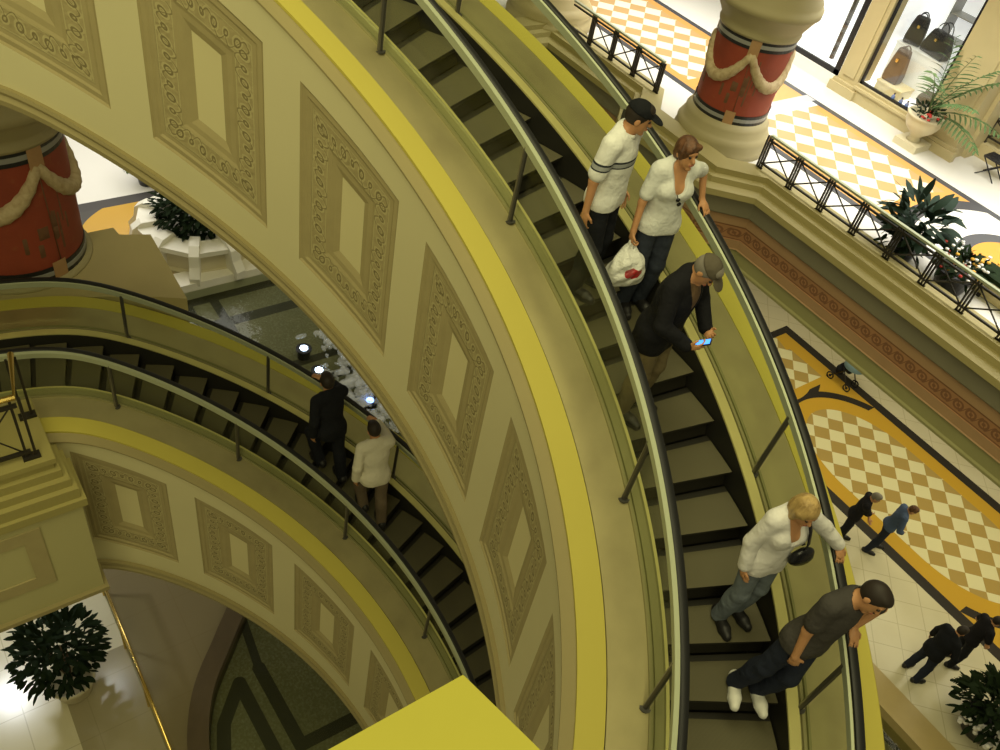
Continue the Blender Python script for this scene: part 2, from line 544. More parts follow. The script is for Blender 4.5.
chk = ((d1 / .415).floor() + (d2 / .415).floor()).mod(2)
cnoise = m.noise(3.3, 2)
inner_r = rounded(3.28, 1.36, 2.1)
outer_r = rounded(3.72, 1.78, 2.3)
ring_r = rounded(3.95, 2.0, 2.4)
end_tri = (ax_ > 3.1) * (ycc > 1.3)
m.mix(ring_r * outer_r.inv() * (ax_ > 2.6) * (x > -7.75), DARK)
m.mix(far * inner_r * chk, TANC)
m.mix(far * inner_r * chk.inv(), LIGHTC)
small = (x < -7.95) * (x > -9.2) * (ycc < 1.35)
m.mix(far * small * chk, TANC); m.mix(far * small * chk.inv(), LIGHTC)
m.mix((ycc < 2.09) * (ycc > 1.79) * (x > -9.95) + (x < -9.75) * (x > -9.98) * (ycc < 2.09), DARK)
# the gallery at the far end of the pool
fl = (x < -18.75)
m.mix(fl * (x > -22.4), (.60, .36, .07))
cx_, cy_ = x + 20.3, y - 5.6
rr = (cx_ * cx_ + cy_ * cy_).sqrt()
m.mix(fl * (rr < 2.75) * (rr > 2.35) * (x > -22.4), (.10, .095, .09))
m.mix(fl * (x < -22.35) * (x > -22.75), (.09, .085, .085))
m.mix((x < -22.75) * (x > -26.5), (.80, .78, .72))
m.mix((x < -26.5) * (x > -26.8), (.25, .25, .28))
m.mix((x < -26.8) * (x > -28.6), (.70, .48, .13))
m.mix((x < -28.6) * (x > -29.0), (.25, .25, .28))
# warm stone apron around the pool on the near side
m.mix((y < 3.4) * (y > .85) * .92, (.155, .118, .05)); m.mix((y < .86) * (y > -.3) * (x > -9.0) * .75, (.215, .175, .09))
MT['floor_ground'] = m.m

def bez(p, n=10):
    out = []
    for i in range(len(p) - 1):
        p0 = p[max(0, i - 1)]; p1 = p[i]; p2 = p[i + 1]; p3 = p[min(len(p) - 1, i + 2)]
        for k in range(n):
            t = k / n
            out.append(tuple(.5 * ((2 * p1[j]) + (-p0[j] + p2[j]) * t + (2 * p0[j] - 5 * p1[j] + 4 * p2[j] - p3[j]) * t * t + (-p0[j] + 3 * p1[j] - 3 * p2[j] + p3[j]) * t ** 3) for j in range(2)))
    out.append(tuple(p[-1])); return out
near_curve = bez([(-18.4, 3.9), (-13, 3.8), (-10.2, 3.55), (-9.1, 2.95), (-8.35, 2.3), (-7.55, 1.6), (-6.6, 1.15), (-5.6, 1.0), (-3, 1.0), (6.5, 1.0)], 8)
POOL = near_curve + [(6.5, 13.3), (-18.4, 13.3)]
structure(poly_plane('floor_ground', [(-32, -14), (16, -14), (16, 34), (-32, 34)], [POOL[::-1]], 0, MT['floor_ground']))

# pool basin: mosaic with dark meanders
m = Mat('pool_mosaic', (.20, .185, .11), .5)
x, y, z = m.wpos()
vs = m.noise(22, 2)
m.mix((vs - .42) * 3.2, (.30, .285, .20))
m.mix((m.noise(.5, 3) - .45) * 1.6, (.10, .10, .06))
cellc = m.voro(16)
dk = (.03, .028, .02)
def line(e, w): return e.abs() < w
bx = (x + 17.75).abs(); 
L = line(x + 17.95, .14).max(line(x + 16.9, .17)).max(line(y - 12.9, .16)).max(line(y - 12.1, .14))
L = L.max(line(x + 14.75, .12) * (y > 5.2)).max(line(x + 14.0, .12) * (y > 5.9)).max(line(y - 5.2, .12) * (x < -14.65)).max(line(y - 5.9, .12) * (x < -13.9))
# pointed loops near the landing
def seg(ax, ay, bx2, by2, w):
    dx, dy = bx2 - ax, by2 - ay; l2 = dx * dx + dy * dy
    t_ = (((x - ax) * dx + (y - ay) * dy) / l2).max(0.0).min(1.0)
    ex, ey = x - ax - t_ * dx, y - ay - t_ * dy
    return (ex * ex + ey * ey).sqrt() < w
MEANDER = ((-7.5, 2.38, -6.9, 1.85, .12), (-6.9, 1.85, -6.3, 1.62, .12), (-6.3, 1.62, -5, 1.6, .12), (-7.5, 2.38, -5.2, 2.45, .12), (-7.6, 2.8, -5.9, 2.86, .12), (-8.9, 2.95, -7.6, 2.8, .08), (-5.9, 2.86, -5.85, 4.6, .12), (-5.2, 2.45, -5.2, 1.6, .12), (-7.0, 3.9, -8.6, 3.95, .10))
for q_ in MEANDER: L = L.max(seg(*q_))
m.mix(L * .9, dk)
m.bump(vs, .3, .01)
MT['pool_mosaic'] = m.m
structure(poly_plane('floor_pool', [(-18.8, .5), (6.9, .5), (6.9, 13.8), (-18.8, 13.8)], [], -.38, MT['pool_mosaic']))
# basin wall + curbs
def path_curb(name, path, w0, w1, z0, z1, mat):
    """a kerb running along an open path, w0..w1 to its left"""
    v = []; f = []
    n = len(path)
    for i, p in enumerate(path):
        a = path[max(0, i - 1)]; b = path[min(n - 1, i + 1)]
        t = Vector((b[0] - a[0], b[1] - a[1])).normalized(); nx, ny = -t.y, t.x
        for w, z in ((w0, z0), (w0, z1), (w1, z1), (w1, z0)): v.append((p[0] + nx * w, p[1] + ny * w, z))
    for i in range(n - 1):
        for j in range(4):
            k = (j + 1) % 4
            f.append((4 * i + j, 4 * i + k, 4 * (i + 1) + k, 4 * (i + 1) + j))
    f.append((0, 1, 2, 3)); f.append(tuple(4 * (n - 1) + k for k in (3, 2, 1, 0)))
    return structure(mesh(name, v, f, mat))
simple('curb_dark', (.085, .06, .028), .35, vary=(4, .4, .6))
simple('curb_tan', (.47, .36, .15), .4, vary=(3, .4, .75))
path_curb('trim_1', near_curve, -.02, .33, -.4, .10, MT['curb_dark'])
path_curb('trim_2', [(-18.1, 13.3), (6.5, 13.3)], -.42, .22, -.4, .10, MT['curb_tan'])
path_curb('trim_3', [(-18.4, 3.9), (-18.4, 13.3)], -.30, .28, -.4, .12, MT['white_stone'])
path_curb('trim_4', [(-18.72, 3.9), (-18.72, 13.3)], -.02, .05, 0, .02, MT['black_gloss'])
# water
wm = bpy.data.materials.new('pool_water'); wm.use_nodes = True; nt = wm.node_tree; nt.nodes.clear()
o_ = nt.nodes.new('ShaderNodeOutputMaterial'); mx = nt.nodes.new('ShaderNodeMixShader'); tr = nt.nodes.new('ShaderNodeBsdfTransparent'); gl = nt.nodes.new('ShaderNodeBsdfGlossy'); fr = nt.nodes.new('ShaderNodeFresnel'); bp = nt.nodes.new('ShaderNodeBump'); tn = nt.nodes.new('ShaderNodeTexNoise'); tc = nt.nodes.new('ShaderNodeTexCoord')
tr.inputs[0].default_value = (.80, .84, .72, 1); gl.inputs['Roughness'].default_value = .04; fr.inputs[0].default_value = 1.33
tn.inputs['Scale'].default_value = 2.3; tn.inputs['Detail'].default_value = 4; bp.inputs['Strength'].default_value = .35; bp.inputs['Distance'].default_value = .05
nt.links.new(tc.outputs['Object'], tn.inputs['Vector']); nt.links.new(tn.outputs['Fac'], bp.inputs['Height']); nt.links.new(bp.outputs[0], gl.inputs['Normal']); nt.links.new(bp.outputs[0], fr.inputs['Normal'])
nt.links.new(fr.outputs[0], mx.inputs[0]); nt.links.new(tr.outputs[0], mx.inputs[1]); nt.links.new(gl.outputs[0], mx.inputs[2]); nt.links.new(mx.outputs[0], o_.inputs[0])
wo = poly_plane('pool_water', [(p[0], p[1]) for p in POOL], [], -.12, wm)
tag(wo, 'shallow rippled water over the dark mosaic pool floor', 'water', kind='stuff')

# ------------------------------------------------------------------ middle floor (z = 7)
m = Mat('floor_gallery', (.66, .64, .58), .25, spec=.5)
x, y, z = m.wpos()
m.mix((m.noise(.8, 3) - .4), (.58, .55, .46))
d1 = (x + y) * .70711; d2 = (x - y) * .70711
chk = ((d1 / .42).floor() + (d2 / .42).floor()).mod(2)
band = (y > 15.5) * (y < 18.55)
OR2, T2, L2, G2 = (.50, .24, .025), (.42, .275, .12), (.68, .61, .47), (.06, .06, .065)
cy2 = y - 17.03
def circ(cx): 
    q = x - cx
    return (q * q + cy2 * cy2).sqrt()
rA, rB = circ(-4.55), circ(-11.9)
body = band * (rA > 2.25) * (x > -21)
m.mix(body * .9, OR2)
inner = body * (cy2.abs() < 1.12) * (rA > 2.75) * (((x < -10.95) * (x > -12.9)).inv())
m.mix(inner * chk, T2); m.mix(inner * chk.inv(), L2)
wb = (x < -10.9) * (x > -11.3) * band
m.mix(wb, (.66, .65, .62))
ring = ((rA - 2.28).abs() < .17) * band
ring2 = ((rA - 1.12).abs() < .14)
m.mix(band * (rA < 1.1), (.5, .25, .03))
m.mix(ring.max(ring2 * band), G2)
m.mix((cy2.abs() < 1.55) * (cy2.abs() > 1.36) * (x > -22), G2)
m.mix(((x + 11.25).abs() < .14) * band, (.4, .4, .42))
MT['floor_gallery'] = m.m

def slab(name, poly, z0, z1, mats, ztop=0):
    mb = MB(); mb.prism(poly, z0, z1, 0, top=1)
    return structure(mb.build(name, mats))
slab('floor_gallery', [(-30, 13.95), (6, 13.95), (6, 34), (-30, 34)], 6.6, 7.0, [MT['wall_plaster'], MT['floor_gallery']])
slab('floor_gallery', [(-30, 8.5), (-15.75, 8.5), (-15.75, 13.95), (-30, 13.95)], 6.6, 7.0, [MT['wall_plaster'], MT['floor_gallery']])
arc = [(AX + 6.75 * math.cos(a), AY + 6.75 * math.sin(a)) for a in frange(math.radians(230), math.radians(150.25), 26)]
slab('floor_landing', [(-11.65, -9), (-7.0, -9)] + arc + [(-11.3, 2.86), (-11.45, 2.45), (-11.65, 2.42)], 6.5, 7.0, [MT['stone_tan'], MT['stone_tan']])

# entablature along the gallery edge: profile in (y, z), extruded along x, one mesh per coloured course
m = Mat('frieze_scroll', (.40, .20, .09), .7)
x, y, z = m.wpos()
vv = z - 5.98; per = .26
a = x.mod(per) - per / 2
d = (a * a + vv * vv * 1.3).sqrt()
m.mix((m.noise(5, 3) - .4) * 1.3, (.28, .16, .08))
pat = ((d - .085).abs() < .02).max(d < .035).max((vv.abs() - .145).abs() < .012).max(((x * (2 * PI / per)).sin() * .08 - vv).abs() < .018)
m.mix(pat * .7, (.16, .065, .035)); MT['frieze_scroll'] = m.m
simple('band_pink', (.44, .27, .14), .7, vary=(3, .4, .75))
simple('band_grey', (.26, .24, .16), .7, vary=(2, .4, .8))
simple('band_olive', (.34, .32, .14), .7, vary=(2, .4, .8))
simple('ledge_tan', (.35, .295, .12), .6, vary=(2, .3, .85))
COURSES = [('ledge_tan', [(14.45, 7.02), (14.45, 7.27), (13.98, 7.27), (13.98, 7.15), (13.84, 7.13), (13.82, 7.02), (13.62, 6.98), (13.60, 6.86)]),
           ('band_grey', [(13.60, 6.86), (13.74, 6.80), (13.78, 6.42), (13.82, 6.38)]),
           ('band_pink', [(13.82, 6.38), (13.86, 6.36), (13.86, 6.15)]),
           ('frieze_scroll', [(13.86, 6.15), (13.875, 6.14), (13.875, 5.82), (13.86, 5.81)]),
           ('band_pink', [(13.86, 5.81), (13.86, 5.62), (13.84, 5.60)]),
           ('band_olive', [(13.84, 5.60), (13.88, 5.58), (13.88, 5.30), (13.84, 5.27), (13.84, 5.22), (16.5, 5.22)])]
# the run on plan: straight, broken forward round the column's pier, then turning at the far corner
RUN = [(8, 0), (-8.55, 0), (-9.25, -.75), (-11.85, -.75), (-12.55, 0), (-15.65, 0)]
def offset_run(run, off):
    """off > 0 pushes the run back (away from the void, +y)"""
    out = []
    n = len(run)
    for i, p in enumerate(run):
        a = Vector(run[max(0, i - 1)]); b = Vector(p); c = Vector(run[min(n - 1, i + 1)])
        d0 = (b - a).normalized() if i > 0 else (c - b).normalized()
        d1 = (c - b).normalized() if i < n - 1 else d0
        n0 = Vector((d0.y, -d0.x)); n1 = Vector((d1.y, -d1.x))
        mm = (n0 + n1).normalized(); k = 1 / max(.4, mm.dot(n0))
        out.append((b.x + mm.x * off * k, b.y + mm.y * off * k))
    return out
RUN2 = [(-15.65, 0), (-15.65, -5.2)]
run_full = RUN + [(-15.65, -5.2)]
ti = 5
for mname, prof in COURSES:
    v = []; f = []; K = len(prof)
    cols = [offset_run(run_full, (py - 13.8)) for py, pz in prof]
    # make sure +y offset means away from void
    N = len(run_full)
    for i in range(N):
        for j in range(K):
            xx, yy = cols[j][i]; v.append((xx, 13.8 + yy, prof[j][1]))
    for i in range(N - 1):
        for j in range(K - 1): f.append((i * K + j, i * K + j + 1, (i + 1) * K + j + 1, (i + 1) * K + j))
    structure(mesh('trim_%d' % ti, v, f, MT[mname])); ti += 1

simple('landing_wall', (.44, .405, .19), .75, vary=(1.5, .25, .85))  # dimmer copy of the wall plaster, darkened to offset the fill light
simple('landing_trim', (.33, .285, .095), .65, vary=(2, .3, .8))
# landing block at the head of the lower escalator
mb = MB()
y1 = .62
mb.box(-7.5, -8, 4.87, -7.1, y1, 6.62, 0)
mb.box(-7.5, -8, 4.80, -7.04, y1 + .05, 4.87, 1)
for (z0, z1, xf, yf) in ((6.60, 6.72, -7.05, .68), (6.72, 6.88, -7.10, .63), (6.88, 7.00, -7.17, .58), (7.00, 7.12, -7.24, .52), (7.12, 7.22, -7.30, .47), (7.22, 7.30, -7.27, .50)):
    mb.box(-8.3, -8, z0, xf, yf, z1, 2)
structure(mb.build('wall_landing', [MT['landing_wall'], MT['molding_brown'], MT['landing_trim']]))
pr = MB()
fx = -7.092
def frame_rect(mb, y0, y1, z0, z1, w, d, m=0):
    mb.box(fx - .02, y0, z0, fx + d, y1, z0 + w, m); mb.box(fx - .02, y0, z1 - w, fx + d, y1, z1, m)
    mb.box(fx - .02, y0, z0 + w, fx + d, y0 + w, z1 - w, m); mb.box(fx - .02, y1 - w, z0 + w, fx + d, y1, z1 - w, m)
frame_rect(pr, -3.2, .13, 5.35, 6.45, .20, .012)
structure(pr.build('trim_%d' % ti, MT['panel_brown'])); ti += 1

# parapet just under the camera
mb = MB()
c0 = (-.354 * .66, .386 * .66)
d1v = (0, -1); d2v = (math.cos(math.radians(13.5)), math.sin(math.radians(13.5)))
poly = [c0, (c0[0], c0[1] - 2.2), (c0[0] + 2.2, c0[1] - 2.2), (c0[0] + d2v[0] * 2.2, c0[1] + d2v[1] * 2.2)]
mb.prism(poly, 14.62, 14.74, 0)
ins = [(p[0] + .06 if i < 2 else p[0], p[1] - .06 if i in (0, 3) else p[1]) for i, p in enumerate(poly)]
mb.prism(ins, 13.2, 14.62, 0)
simple('parapet_yellow', (.27, .245, .012), .6, vary=(30, .15, .85))
structure(mb.build('wall_parapet', MT['parapet_yellow']))

# ------------------------------------------------------------------ columns
m = Mat('column_red', (.30, .055, .028), .6)
m.mix((m.noise(2.2, 4) - .42) * 1.6, (.17, .035, .02)).mix((m.noise(8, 3) - .6) * 1.4, (.35, .16, .06)); MT['column_red'] = m.m
m = Mat('garland', (.56, .45, .27), .75)
m.mix((m.noise(12, 3) - .4) * 1.8, (.30, .18, .08)); MT['garland'] = m.m
simple('band_black', (.02, .02, .022), .3)
simple('band_silver', (.30, .30, .29), .35)
simple('ribbon_tan', (.46, .27, .13), .7, vary=(8, .5, .7))
simple('painted_ornament', (.17, .08, .04), .7, vary=(10, .6, .6))
simple('column_stone', (.40, .345, .19), .6, vary=(2.5, .3, .8))
def column(cx, cy, zb, r, ribs, label, zd=.72, hd=1.75, loc_z=7.0, low=False):
    t = thing('column', label, 'column', (cx, cy, loc_z))
    c = (cx, cy, zb); n = 48
    h0 = zd; h1 = zd + hd
    if low:
        mb = MB(); mb.lathe([(0, -.02), (r * 1.10, -.02), (r * 1.10, .04), (r * 1.03, h0), (r * .98, h0)], c, n)
    else:
        mb = MB(); mb.lathe([(0, -.05), (r * 1.32, -.05), (r * 1.32, .14), (r * 1.27, .2), (r * 1.30, .30), (r * 1.22, .42), (r * 1.16, .46), (r * 1.16, .58), (r * 1.10, .64), (r * 1.03, h0), (r * .98, h0)], c, n)
    mb.build('base', MT['column_stone'], t, True)
    for (a, b) in ((h0, h0 + .2), (h1 - .2, h1)):
        mb = MB(); mb.lathe([(r * .98, a), (r * 1.015, a), (r * 1.015, b), (r * .98, b)], c, n); mb.build('dark_band', MT['band_black'], t)
        mb = MB(); mb.lathe([(r * 1.0, a + .06), (r * 1.022, a + .065), (r * 1.022, b - .065), (r * 1.0, b - .06)], c, n); mb.build('silver_stripe', MT['band_silver'], t)
    mb = MB(); mb.lathe([(r, h0 + .2), (r, h1 - .2)], c, n); mb.build('shaft', MT['column_red'], t, True)
    mb = MB(); mb.lathe([(r * .98, h1), (r * 1.05, h1), (r * 1.07, h1 + .06), (r * 1.03, h1 + .10), (r * 1.10, h1 + .20), (r * 1.22, h1 + .36), (r * 1.30, h1 + .46), (r * 1.34, h1 + .48), (r * 1.34, h1 + .60), (r * 1.28, h1 + .62), (r * 1.28, h1 + .70), (r * 1.18, h1 + .8), (r * 1.2, h1 + 2.6), (r*.2, h1+2.6)], c, n)
    mb.build('upper_molding', MT['column_stone'], t, True)
    # hanging garlands between tan ribbons
    for i in range(len(ribs)):
        a = ribs[i]; b = ribs[(i + 1) % len(ribs)]
        if b <= a: b += 2 * PI
        pts = []; rs = []
        for k in range(25):
            s = k / 24; q = a + (b - a) * s
            sag = .62 * (1 - (2 * s - 1) ** 2)
            pts.append((cx + r * 1.0 * math.cos(q), cy + r * 1.0 * math.sin(q), zb + h1 - .28 - sag)); rs.append(.06 + .055 * math.sin(PI * s) + .012 * (k % 2))
        mb = MB(); mb.tube(pts, rs, 10); mb.build('garland', MT['garland'], t, True)
        v = []; f = []
        w = .10 / r
        for (z0, z1) in ((h0 - .02, h0 + .27), (h1 - .45, h1 + .02)):
            bb = len(v)
            for k in range(5):
                q = a - w + 2 * w * k / 4
                for zz in (z0, z1): v.append((cx + r * 1.026 * math.cos(q), cy + r * 1.026 * math.sin(q), zb + zz))
            for k in range(4): f.append((bb + 2 * k, bb + 2 * k + 2, bb + 2 * k + 3, bb + 2 * k + 1))
        mesh('ribbon', v, f, MT['ribbon_tan'], t)
        # painted trophy hanging on a cord under the ribbon
        mb = MB()
        mb.tube([(cx + r * 1.004 * math.cos(a), cy + r * 1.004 * math.sin(a), zb + h1 - .3), (cx + r * 1.004 * math.cos(a + .05), cy + r * 1.004 * math.sin(a + .05), zb + h0 + .25)], .008, 6)
        rn = random.Random(i * 7 + 1)
        for k in range(16):
            q = a + .03 + rn.gauss(0, .17) / r; zz = zb + h0 + .72 + rn.gauss(0, .16)
            R1 = .22 + .2 * rn.random(); mb.sphere((cx + (r - R1 + .022) * math.cos(q), cy + (r - R1 + .022) * math.sin(q), zz), (R1, R1, R1 * 1.3), 10)
        mb.build('ornament', MT['painted_ornament'], t, True)
    return t
rib0 = math.radians(-50)
column(-10.55, 14.6, 7.0, .77, [rib0 + k * PI / 2 for k in range(4)], 'red painted column with garlands at the right gallery edge beside the guardrail', zd=.70, hd=1.72)
column(-11.5, 1.1, 7.0, .86, [math.radians(24) + k * PI / 2 for k in range(4)], 'dark red painted column with garlands at upper left behind the lower escalator', zd=.07, hd=2.02, low=True)
# base of a third column at the far corner of the gallery
t = thing('column', 'cream column base showing at the top edge beyond the escalator', 'column', (-16.6, 14.45, 7))
mb = MB(); mb.lathe([(0, 0), (1.1, 0), (1.1, .2), (1.0, .28), (1.06, .4), (.95, .55), (.88, .6), (.88, .8), (0.8, .85)], (-16.6, 14.45, 7), 40); mb.build('base', MT['stone_tan'], t, True)
mb = MB(); mb.lathe([(.8, .85), (.78, 2.6), (0, 2.6)], (-16.6, 14.45, 7), 40); mb.build('shaft', MT['column_red'], t, True)

# ------------------------------------------------------------------ railings
def guardrail(x0, x1, ztop, zbot, y, mod, label, phase, brass_from=None, group=None):
    t = thing('guardrail', label, 'railing', ((x0 + x1) / 2, y, zbot - .1), group=group)
    xs = [phase + mod * k for k in range(-60, 60) if x0 - .01 <= phase + mod * k <= x1 + .01]
    mb = MB(); mb.box(x0, y - .035, ztop - .03, x1, y + .035, ztop + .012); mb.build('top_rail', MT['brass'] if brass_from else MT['guide_profile'], t)
    mb = MB(); mb.box(x0, y - .02, ztop - .12, x1, y + .02, ztop - .085); mb.build('middle_rail', MT['railing_metal'], t)
    mb = MB(); mb.box(x0, y - .02, zbot, x1, y + .02, zbot + .035); mb.build('bottom_rail', MT['railing_metal'], t)
    w = .055
    for xx in xs:
        mb = MB()
        for s in (-w, 0, w): mb.box(xx + s - .015, y - .018, zbot - .1, xx + s + .015, y + .016, ztop - .03)
        mb.box(xx - w - .03, y - .04, zbot - .12, xx + w + .03, y + .04, zbot - .09)
        mb.build('post', MT['railing_metal'], t)
    for a, b in zip(xs[:-1], xs[1:]):
        mb = MB(); zl, zh = zbot + .03, ztop - .12
        mb.tube([(a + w, y, zl), (b - w, y, zh)], .015, 6); mb.tube([(a + w, y, zh), (b - w, y, zl)], .015, 6)
        mb.build('cross_brace', MT['railing_metal'], t)
    return t
guardrail(-9.02, 3.0, 7.98, 7.36, 14.12, .80, 'black guardrail of crossed bars on the gallery ledge right of the red column', -7.42)
guardrail(-15.4, -12.2, 7.98, 7.36, 14.12, .80, 'black guardrail of crossed bars on the gallery ledge left of the red column', -7.42)
guardrail(-8.0, -5.6, 7.98, 7.45, 20.62, .80, 'low black guardrail in the recess beside the shop front', -7.9)
mb = MB(); mb.box(-8.0, 20.5, 7.0, -5.0, 20.75, 7.33); structure(mb.build('trim_%d' % ti, MT['stone_tan'])); ti += 1

t = thing('landing_railing', 'dark railing with bright brass top rail on the landing at left edge', 'railing', (-7.40, .3, 7.30))
rx, ry = -7.40, .30
mb = MB(); mb.tube([(rx, -2.5, 8.25), (rx, ry, 8.25), (-8.06, .42, 8.25)], .035, 8); mb.build('top_rail', MT['brass'], t)
mb = MB(); mb.box(rx - .02, -2.5, 8.11, rx + .02, ry, 8.15); mb.box(rx - .02, -2.5, 7.38, rx + .02, ry, 7.42); mb.build('rail_bar', MT['railing_metal'], t)
for (px, py) in ((rx, ry - .01), (rx, -.36), (rx, -1.1), (rx, -1.85), (-8.02, .40)):
    mb = MB()
    for s_ in (-.045, .045): mb.box(px - .014, py + s_ - .014, 7.30, px + .014, py + s_ + .014, 8.22)
    mb.box(px - .05, py - .09, 7.30, px + .05, py + .09, 7.33)
    mb.build('post', MT['railing_metal'], t)
for (ya, yb) in ((.22, -.30), (-.42, -1.04)):
    mb = MB(); mb.tube([(rx, ya, 7.42), (rx, yb, 8.11)], .010, 6); mb.tube([(rx, ya, 8.11), (rx, yb, 7.42)], .010, 6); mb.build('cross_brace', MT['railing_metal'], t)

t = thing('pool_railing', 'thin brass rail over glass running beside the ground floor pool', 'railing', (-8, .86, 0))
mb = MB(); mb.tube([(-10.2, .84, 1.05), (-5.2, .84, 1.05)], .028, 8); mb.build('top_rail', MT['brass'], t, True)
for k in range(4):
    xa = -10.15 + k * 1.24
    mb = MB(); mb.box(xa + .02, .833, .06, xa + 1.22, .847, 1.03); mb.build('glass_panel', MT['glass'], t)
    mb = MB(); mb.box(xa - .015, .82, 0, xa + .015, .86, 1.03); mb.build('post', MT['brass'], t)
#PART3

# ------------------------------------------------------------------ people: signed distance bodies
def surface_nets(D, org, h):
    ins = D < 0
    nx, ny, nz = D.shape
    s = np.zeros((nx - 1, ny - 1, nz - 1), np.int8)
    for i in (0, 1):
        for j in (0, 1):
            for k in (0, 1): s += ins[i:nx - 1 + i, j:ny - 1 + j, k:nz - 1 + k]
    act = (s > 0) & (s < 8)
    I, J, K = np.nonzero(act)
    idx = -np.ones(act.shape, np.int64); idx[I, J, K] = np.arange(len(I))
    pos = np.zeros((len(I), 3)); cnt = np.zeros(len(I))
    C = [(a, b, c) for a in (0, 1) for b in (0, 1) for c in (0, 1)]
    for p in C:
        for ax in range(3):
            if p[ax] == 1: continue
            q = list(p); q[ax] = 1
            d0 = D[I + p[0], J + p[1], K + p[2]]; d1 = D[I + q[0], J + q[1], K + q[2]]
            m = (d0 < 0) != (d1 < 0)
            t = np.where(m, d0 / np.where(np.abs(d0 - d1) < 1e-12, 1, d0 - d1), 0)
            v = np.array(p, float)[None] + np.zeros((len(I), 3)); v[:, ax] += t
            pos[m] += v[m]; cnt[m] += 1
    pos = (pos / cnt[:, None] + np.stack([I, J, K], 1)) * h + np.array(org)
    F = []
    for ax in range(3):
        o1, o2 = [(1, 2), (2, 0), (0, 1)][ax]
        sl0 = [slice(1, -1)] * 3; sl1 = [slice(1, -1)] * 3
        sl0[ax] = slice(0, -1); sl1[ax] = slice(1, None)
        a = ins[tuple(sl0)]; b = ins[tuple(sl1)]
        ch = a != b
        P = np.array(np.nonzero(ch)).T
        if len(P) == 0: continue
        fl = a[ch]
        base = P.copy(); 
        for d in range(3):
            if d != ax: base[:, d] += 1
        e1 = np.zeros(3, int); e1[o1] = 1; e2 = np.zeros(3, int); e2[o2] = 1
        q = [base - e1 - e2, base - e2, base, base - e1]
        ids = np.stack([idx[c[:, 0], c[:, 1], c[:, 2]] for c in q], 1)
        ids[~fl] = ids[~fl][:, ::-1]
        F.append(ids)
    return pos, np.concatenate(F)

def sd_cone(P, a, b, r1, r2):
    ba = b - a; L = np.linalg.norm(ba)
    if L < 1e-6: return np.linalg.norm(P - a, axis=-1) - max(r1, r2)
    t = np.clip(((P - a) @ ba) / (L * L), 0, 1)
    return np.linalg.norm(P - a - t[..., None] * ba, axis=-1) - (r1 + (r2 - r1) * t)
def sd_ell(P, c, r, R):
    q = (P - c) @ R
    k0 = np.linalg.norm(q / r, axis=-1); k1 = np.linalg.norm(q / (r * r), axis=-1)
    return k0 * (k0 - 1) / np.maximum(k1, 1e-9)
I3 = np.eye(3)
def V(*a): return np.array(a, float)
def cone(a, b, ra, rb, k=.03): return ('c', np.array(a, float), np.array(b, float), ra, rb, k)
def ell(c, r, R=I3, k=.03): return ('e', np.array(c, float), np.array(r, float), np.array(R, float), k)
def sdf_mesh(name, prims, h, mat, parent, inflate=0., cuts=(), smooth=2, disp=None):
    lo = np.full(3, 1e9); hi = -lo
    bb = []
    for p in prims:
        if p[0] == 'c':
            a = np.minimum(p[1] - p[3], p[2] - p[4]); b = np.maximum(p[1] + p[3], p[2] + p[4])
        else:
            e = np.sqrt((p[3] ** 2 * p[2] ** 2).sum(1)) if False else np.sqrt(((p[3] * p[2][None, :]) ** 2).sum(1))
            a = p[1] - e; b = p[1] + e
        a = a - inflate - p[-1] * .5; b = b + inflate + p[-1] * .5
        bb.append((a, b)); lo = np.minimum(lo, a); hi = np.maximum(hi, b)
    org = lo - 3 * h; n = np.ceil((hi - lo) / h).astype(int) + 7
    D = np.full(tuple(n), 1.0, np.float32)
    gx = [org[i] + h * np.arange(n[i]) for i in range(3)]
    def grid(s): return np.stack(np.meshgrid(gx[0][s[0]], gx[1][s[1]], gx[2][s[2]], indexing='ij'), -1)
    for p, (a, b) in zip(prims, bb):
        pad = p[-1] + 2 * h
        s = tuple(slice(max(0, int((a[i] - pad - org[i]) / h)), min(n[i], int((b[i] + pad - org[i]) / h) + 2)) for i in range(3))
        P = grid(s)
        d = sd_cone(P, p[1], p[2], p[3], p[4]) if p[0] == 'c' else sd_ell(P, p[1], p[2], p[3])
        d = d - inflate; k = p[-1]; E_ = D[s]
        if k > 1e-5:
            hh = np.maximum(k - np.abs(E_ - d), 0) / k
            D[s] = np.minimum(E_, d) - hh * hh * k * .25
        else: D[s] = np.minimum(E_, d)
    if cuts:
        P = grid((slice(None),) * 3)
        for c in cuts: D = np.maximum(D, c(P)).astype(np.float32)
    D[0] = D[-1] = 1; D[:, 0] = D[:, -1] = 1; D[:, :, 0] = D[:, :, -1] = 1
    v, f = surface_nets(D.astype(float), org, h)
    if disp is not None: v = disp(v)
    return mesh(name, v, f, mat, parent, smooth=True, world=False)

def plane(p, n):
    p = np.array(p, float); n = np.array(n, float); n = n / np.linalg.norm(n)
    return lambda P: (P - p) @ n         # keeps the side opposite to n

def rot(ax, deg):
    a = math.radians(deg); c, s = math.cos(a), math.sin(a)
    if ax == 'x': return np.array([[1, 0, 0], [0, c, -s], [0, s, c]])
    if ax == 'y': return np.array([[c, 0, s], [0, 1, 0], [-s, 0, c]])
    return np.array([[c, -s, 0], [s, c, 0], [0, 0, 1]])
def ik(a, t, l1, l2, hint):
    d = t - a; L = np.linalg.norm(d); mx = (l1 + l2) * .995
    if L > mx: d = d * (mx / L); L = mx; t = a + d
    u = d / L; x = (l1 * l1 - l2 * l2 + L * L) / (2 * L); y = math.sqrt(max(l1 * l1 - x * x, 1e-8))
    hv = hint - (hint @ u) * u; nn = np.linalg.norm(hv); hv = hv / nn if nn > 1e-6 else V(0, 1, 0)
    return a + u * x + hv * y, t
def unit(v): v = np.array(v, float); return v / np.linalg.norm(v)

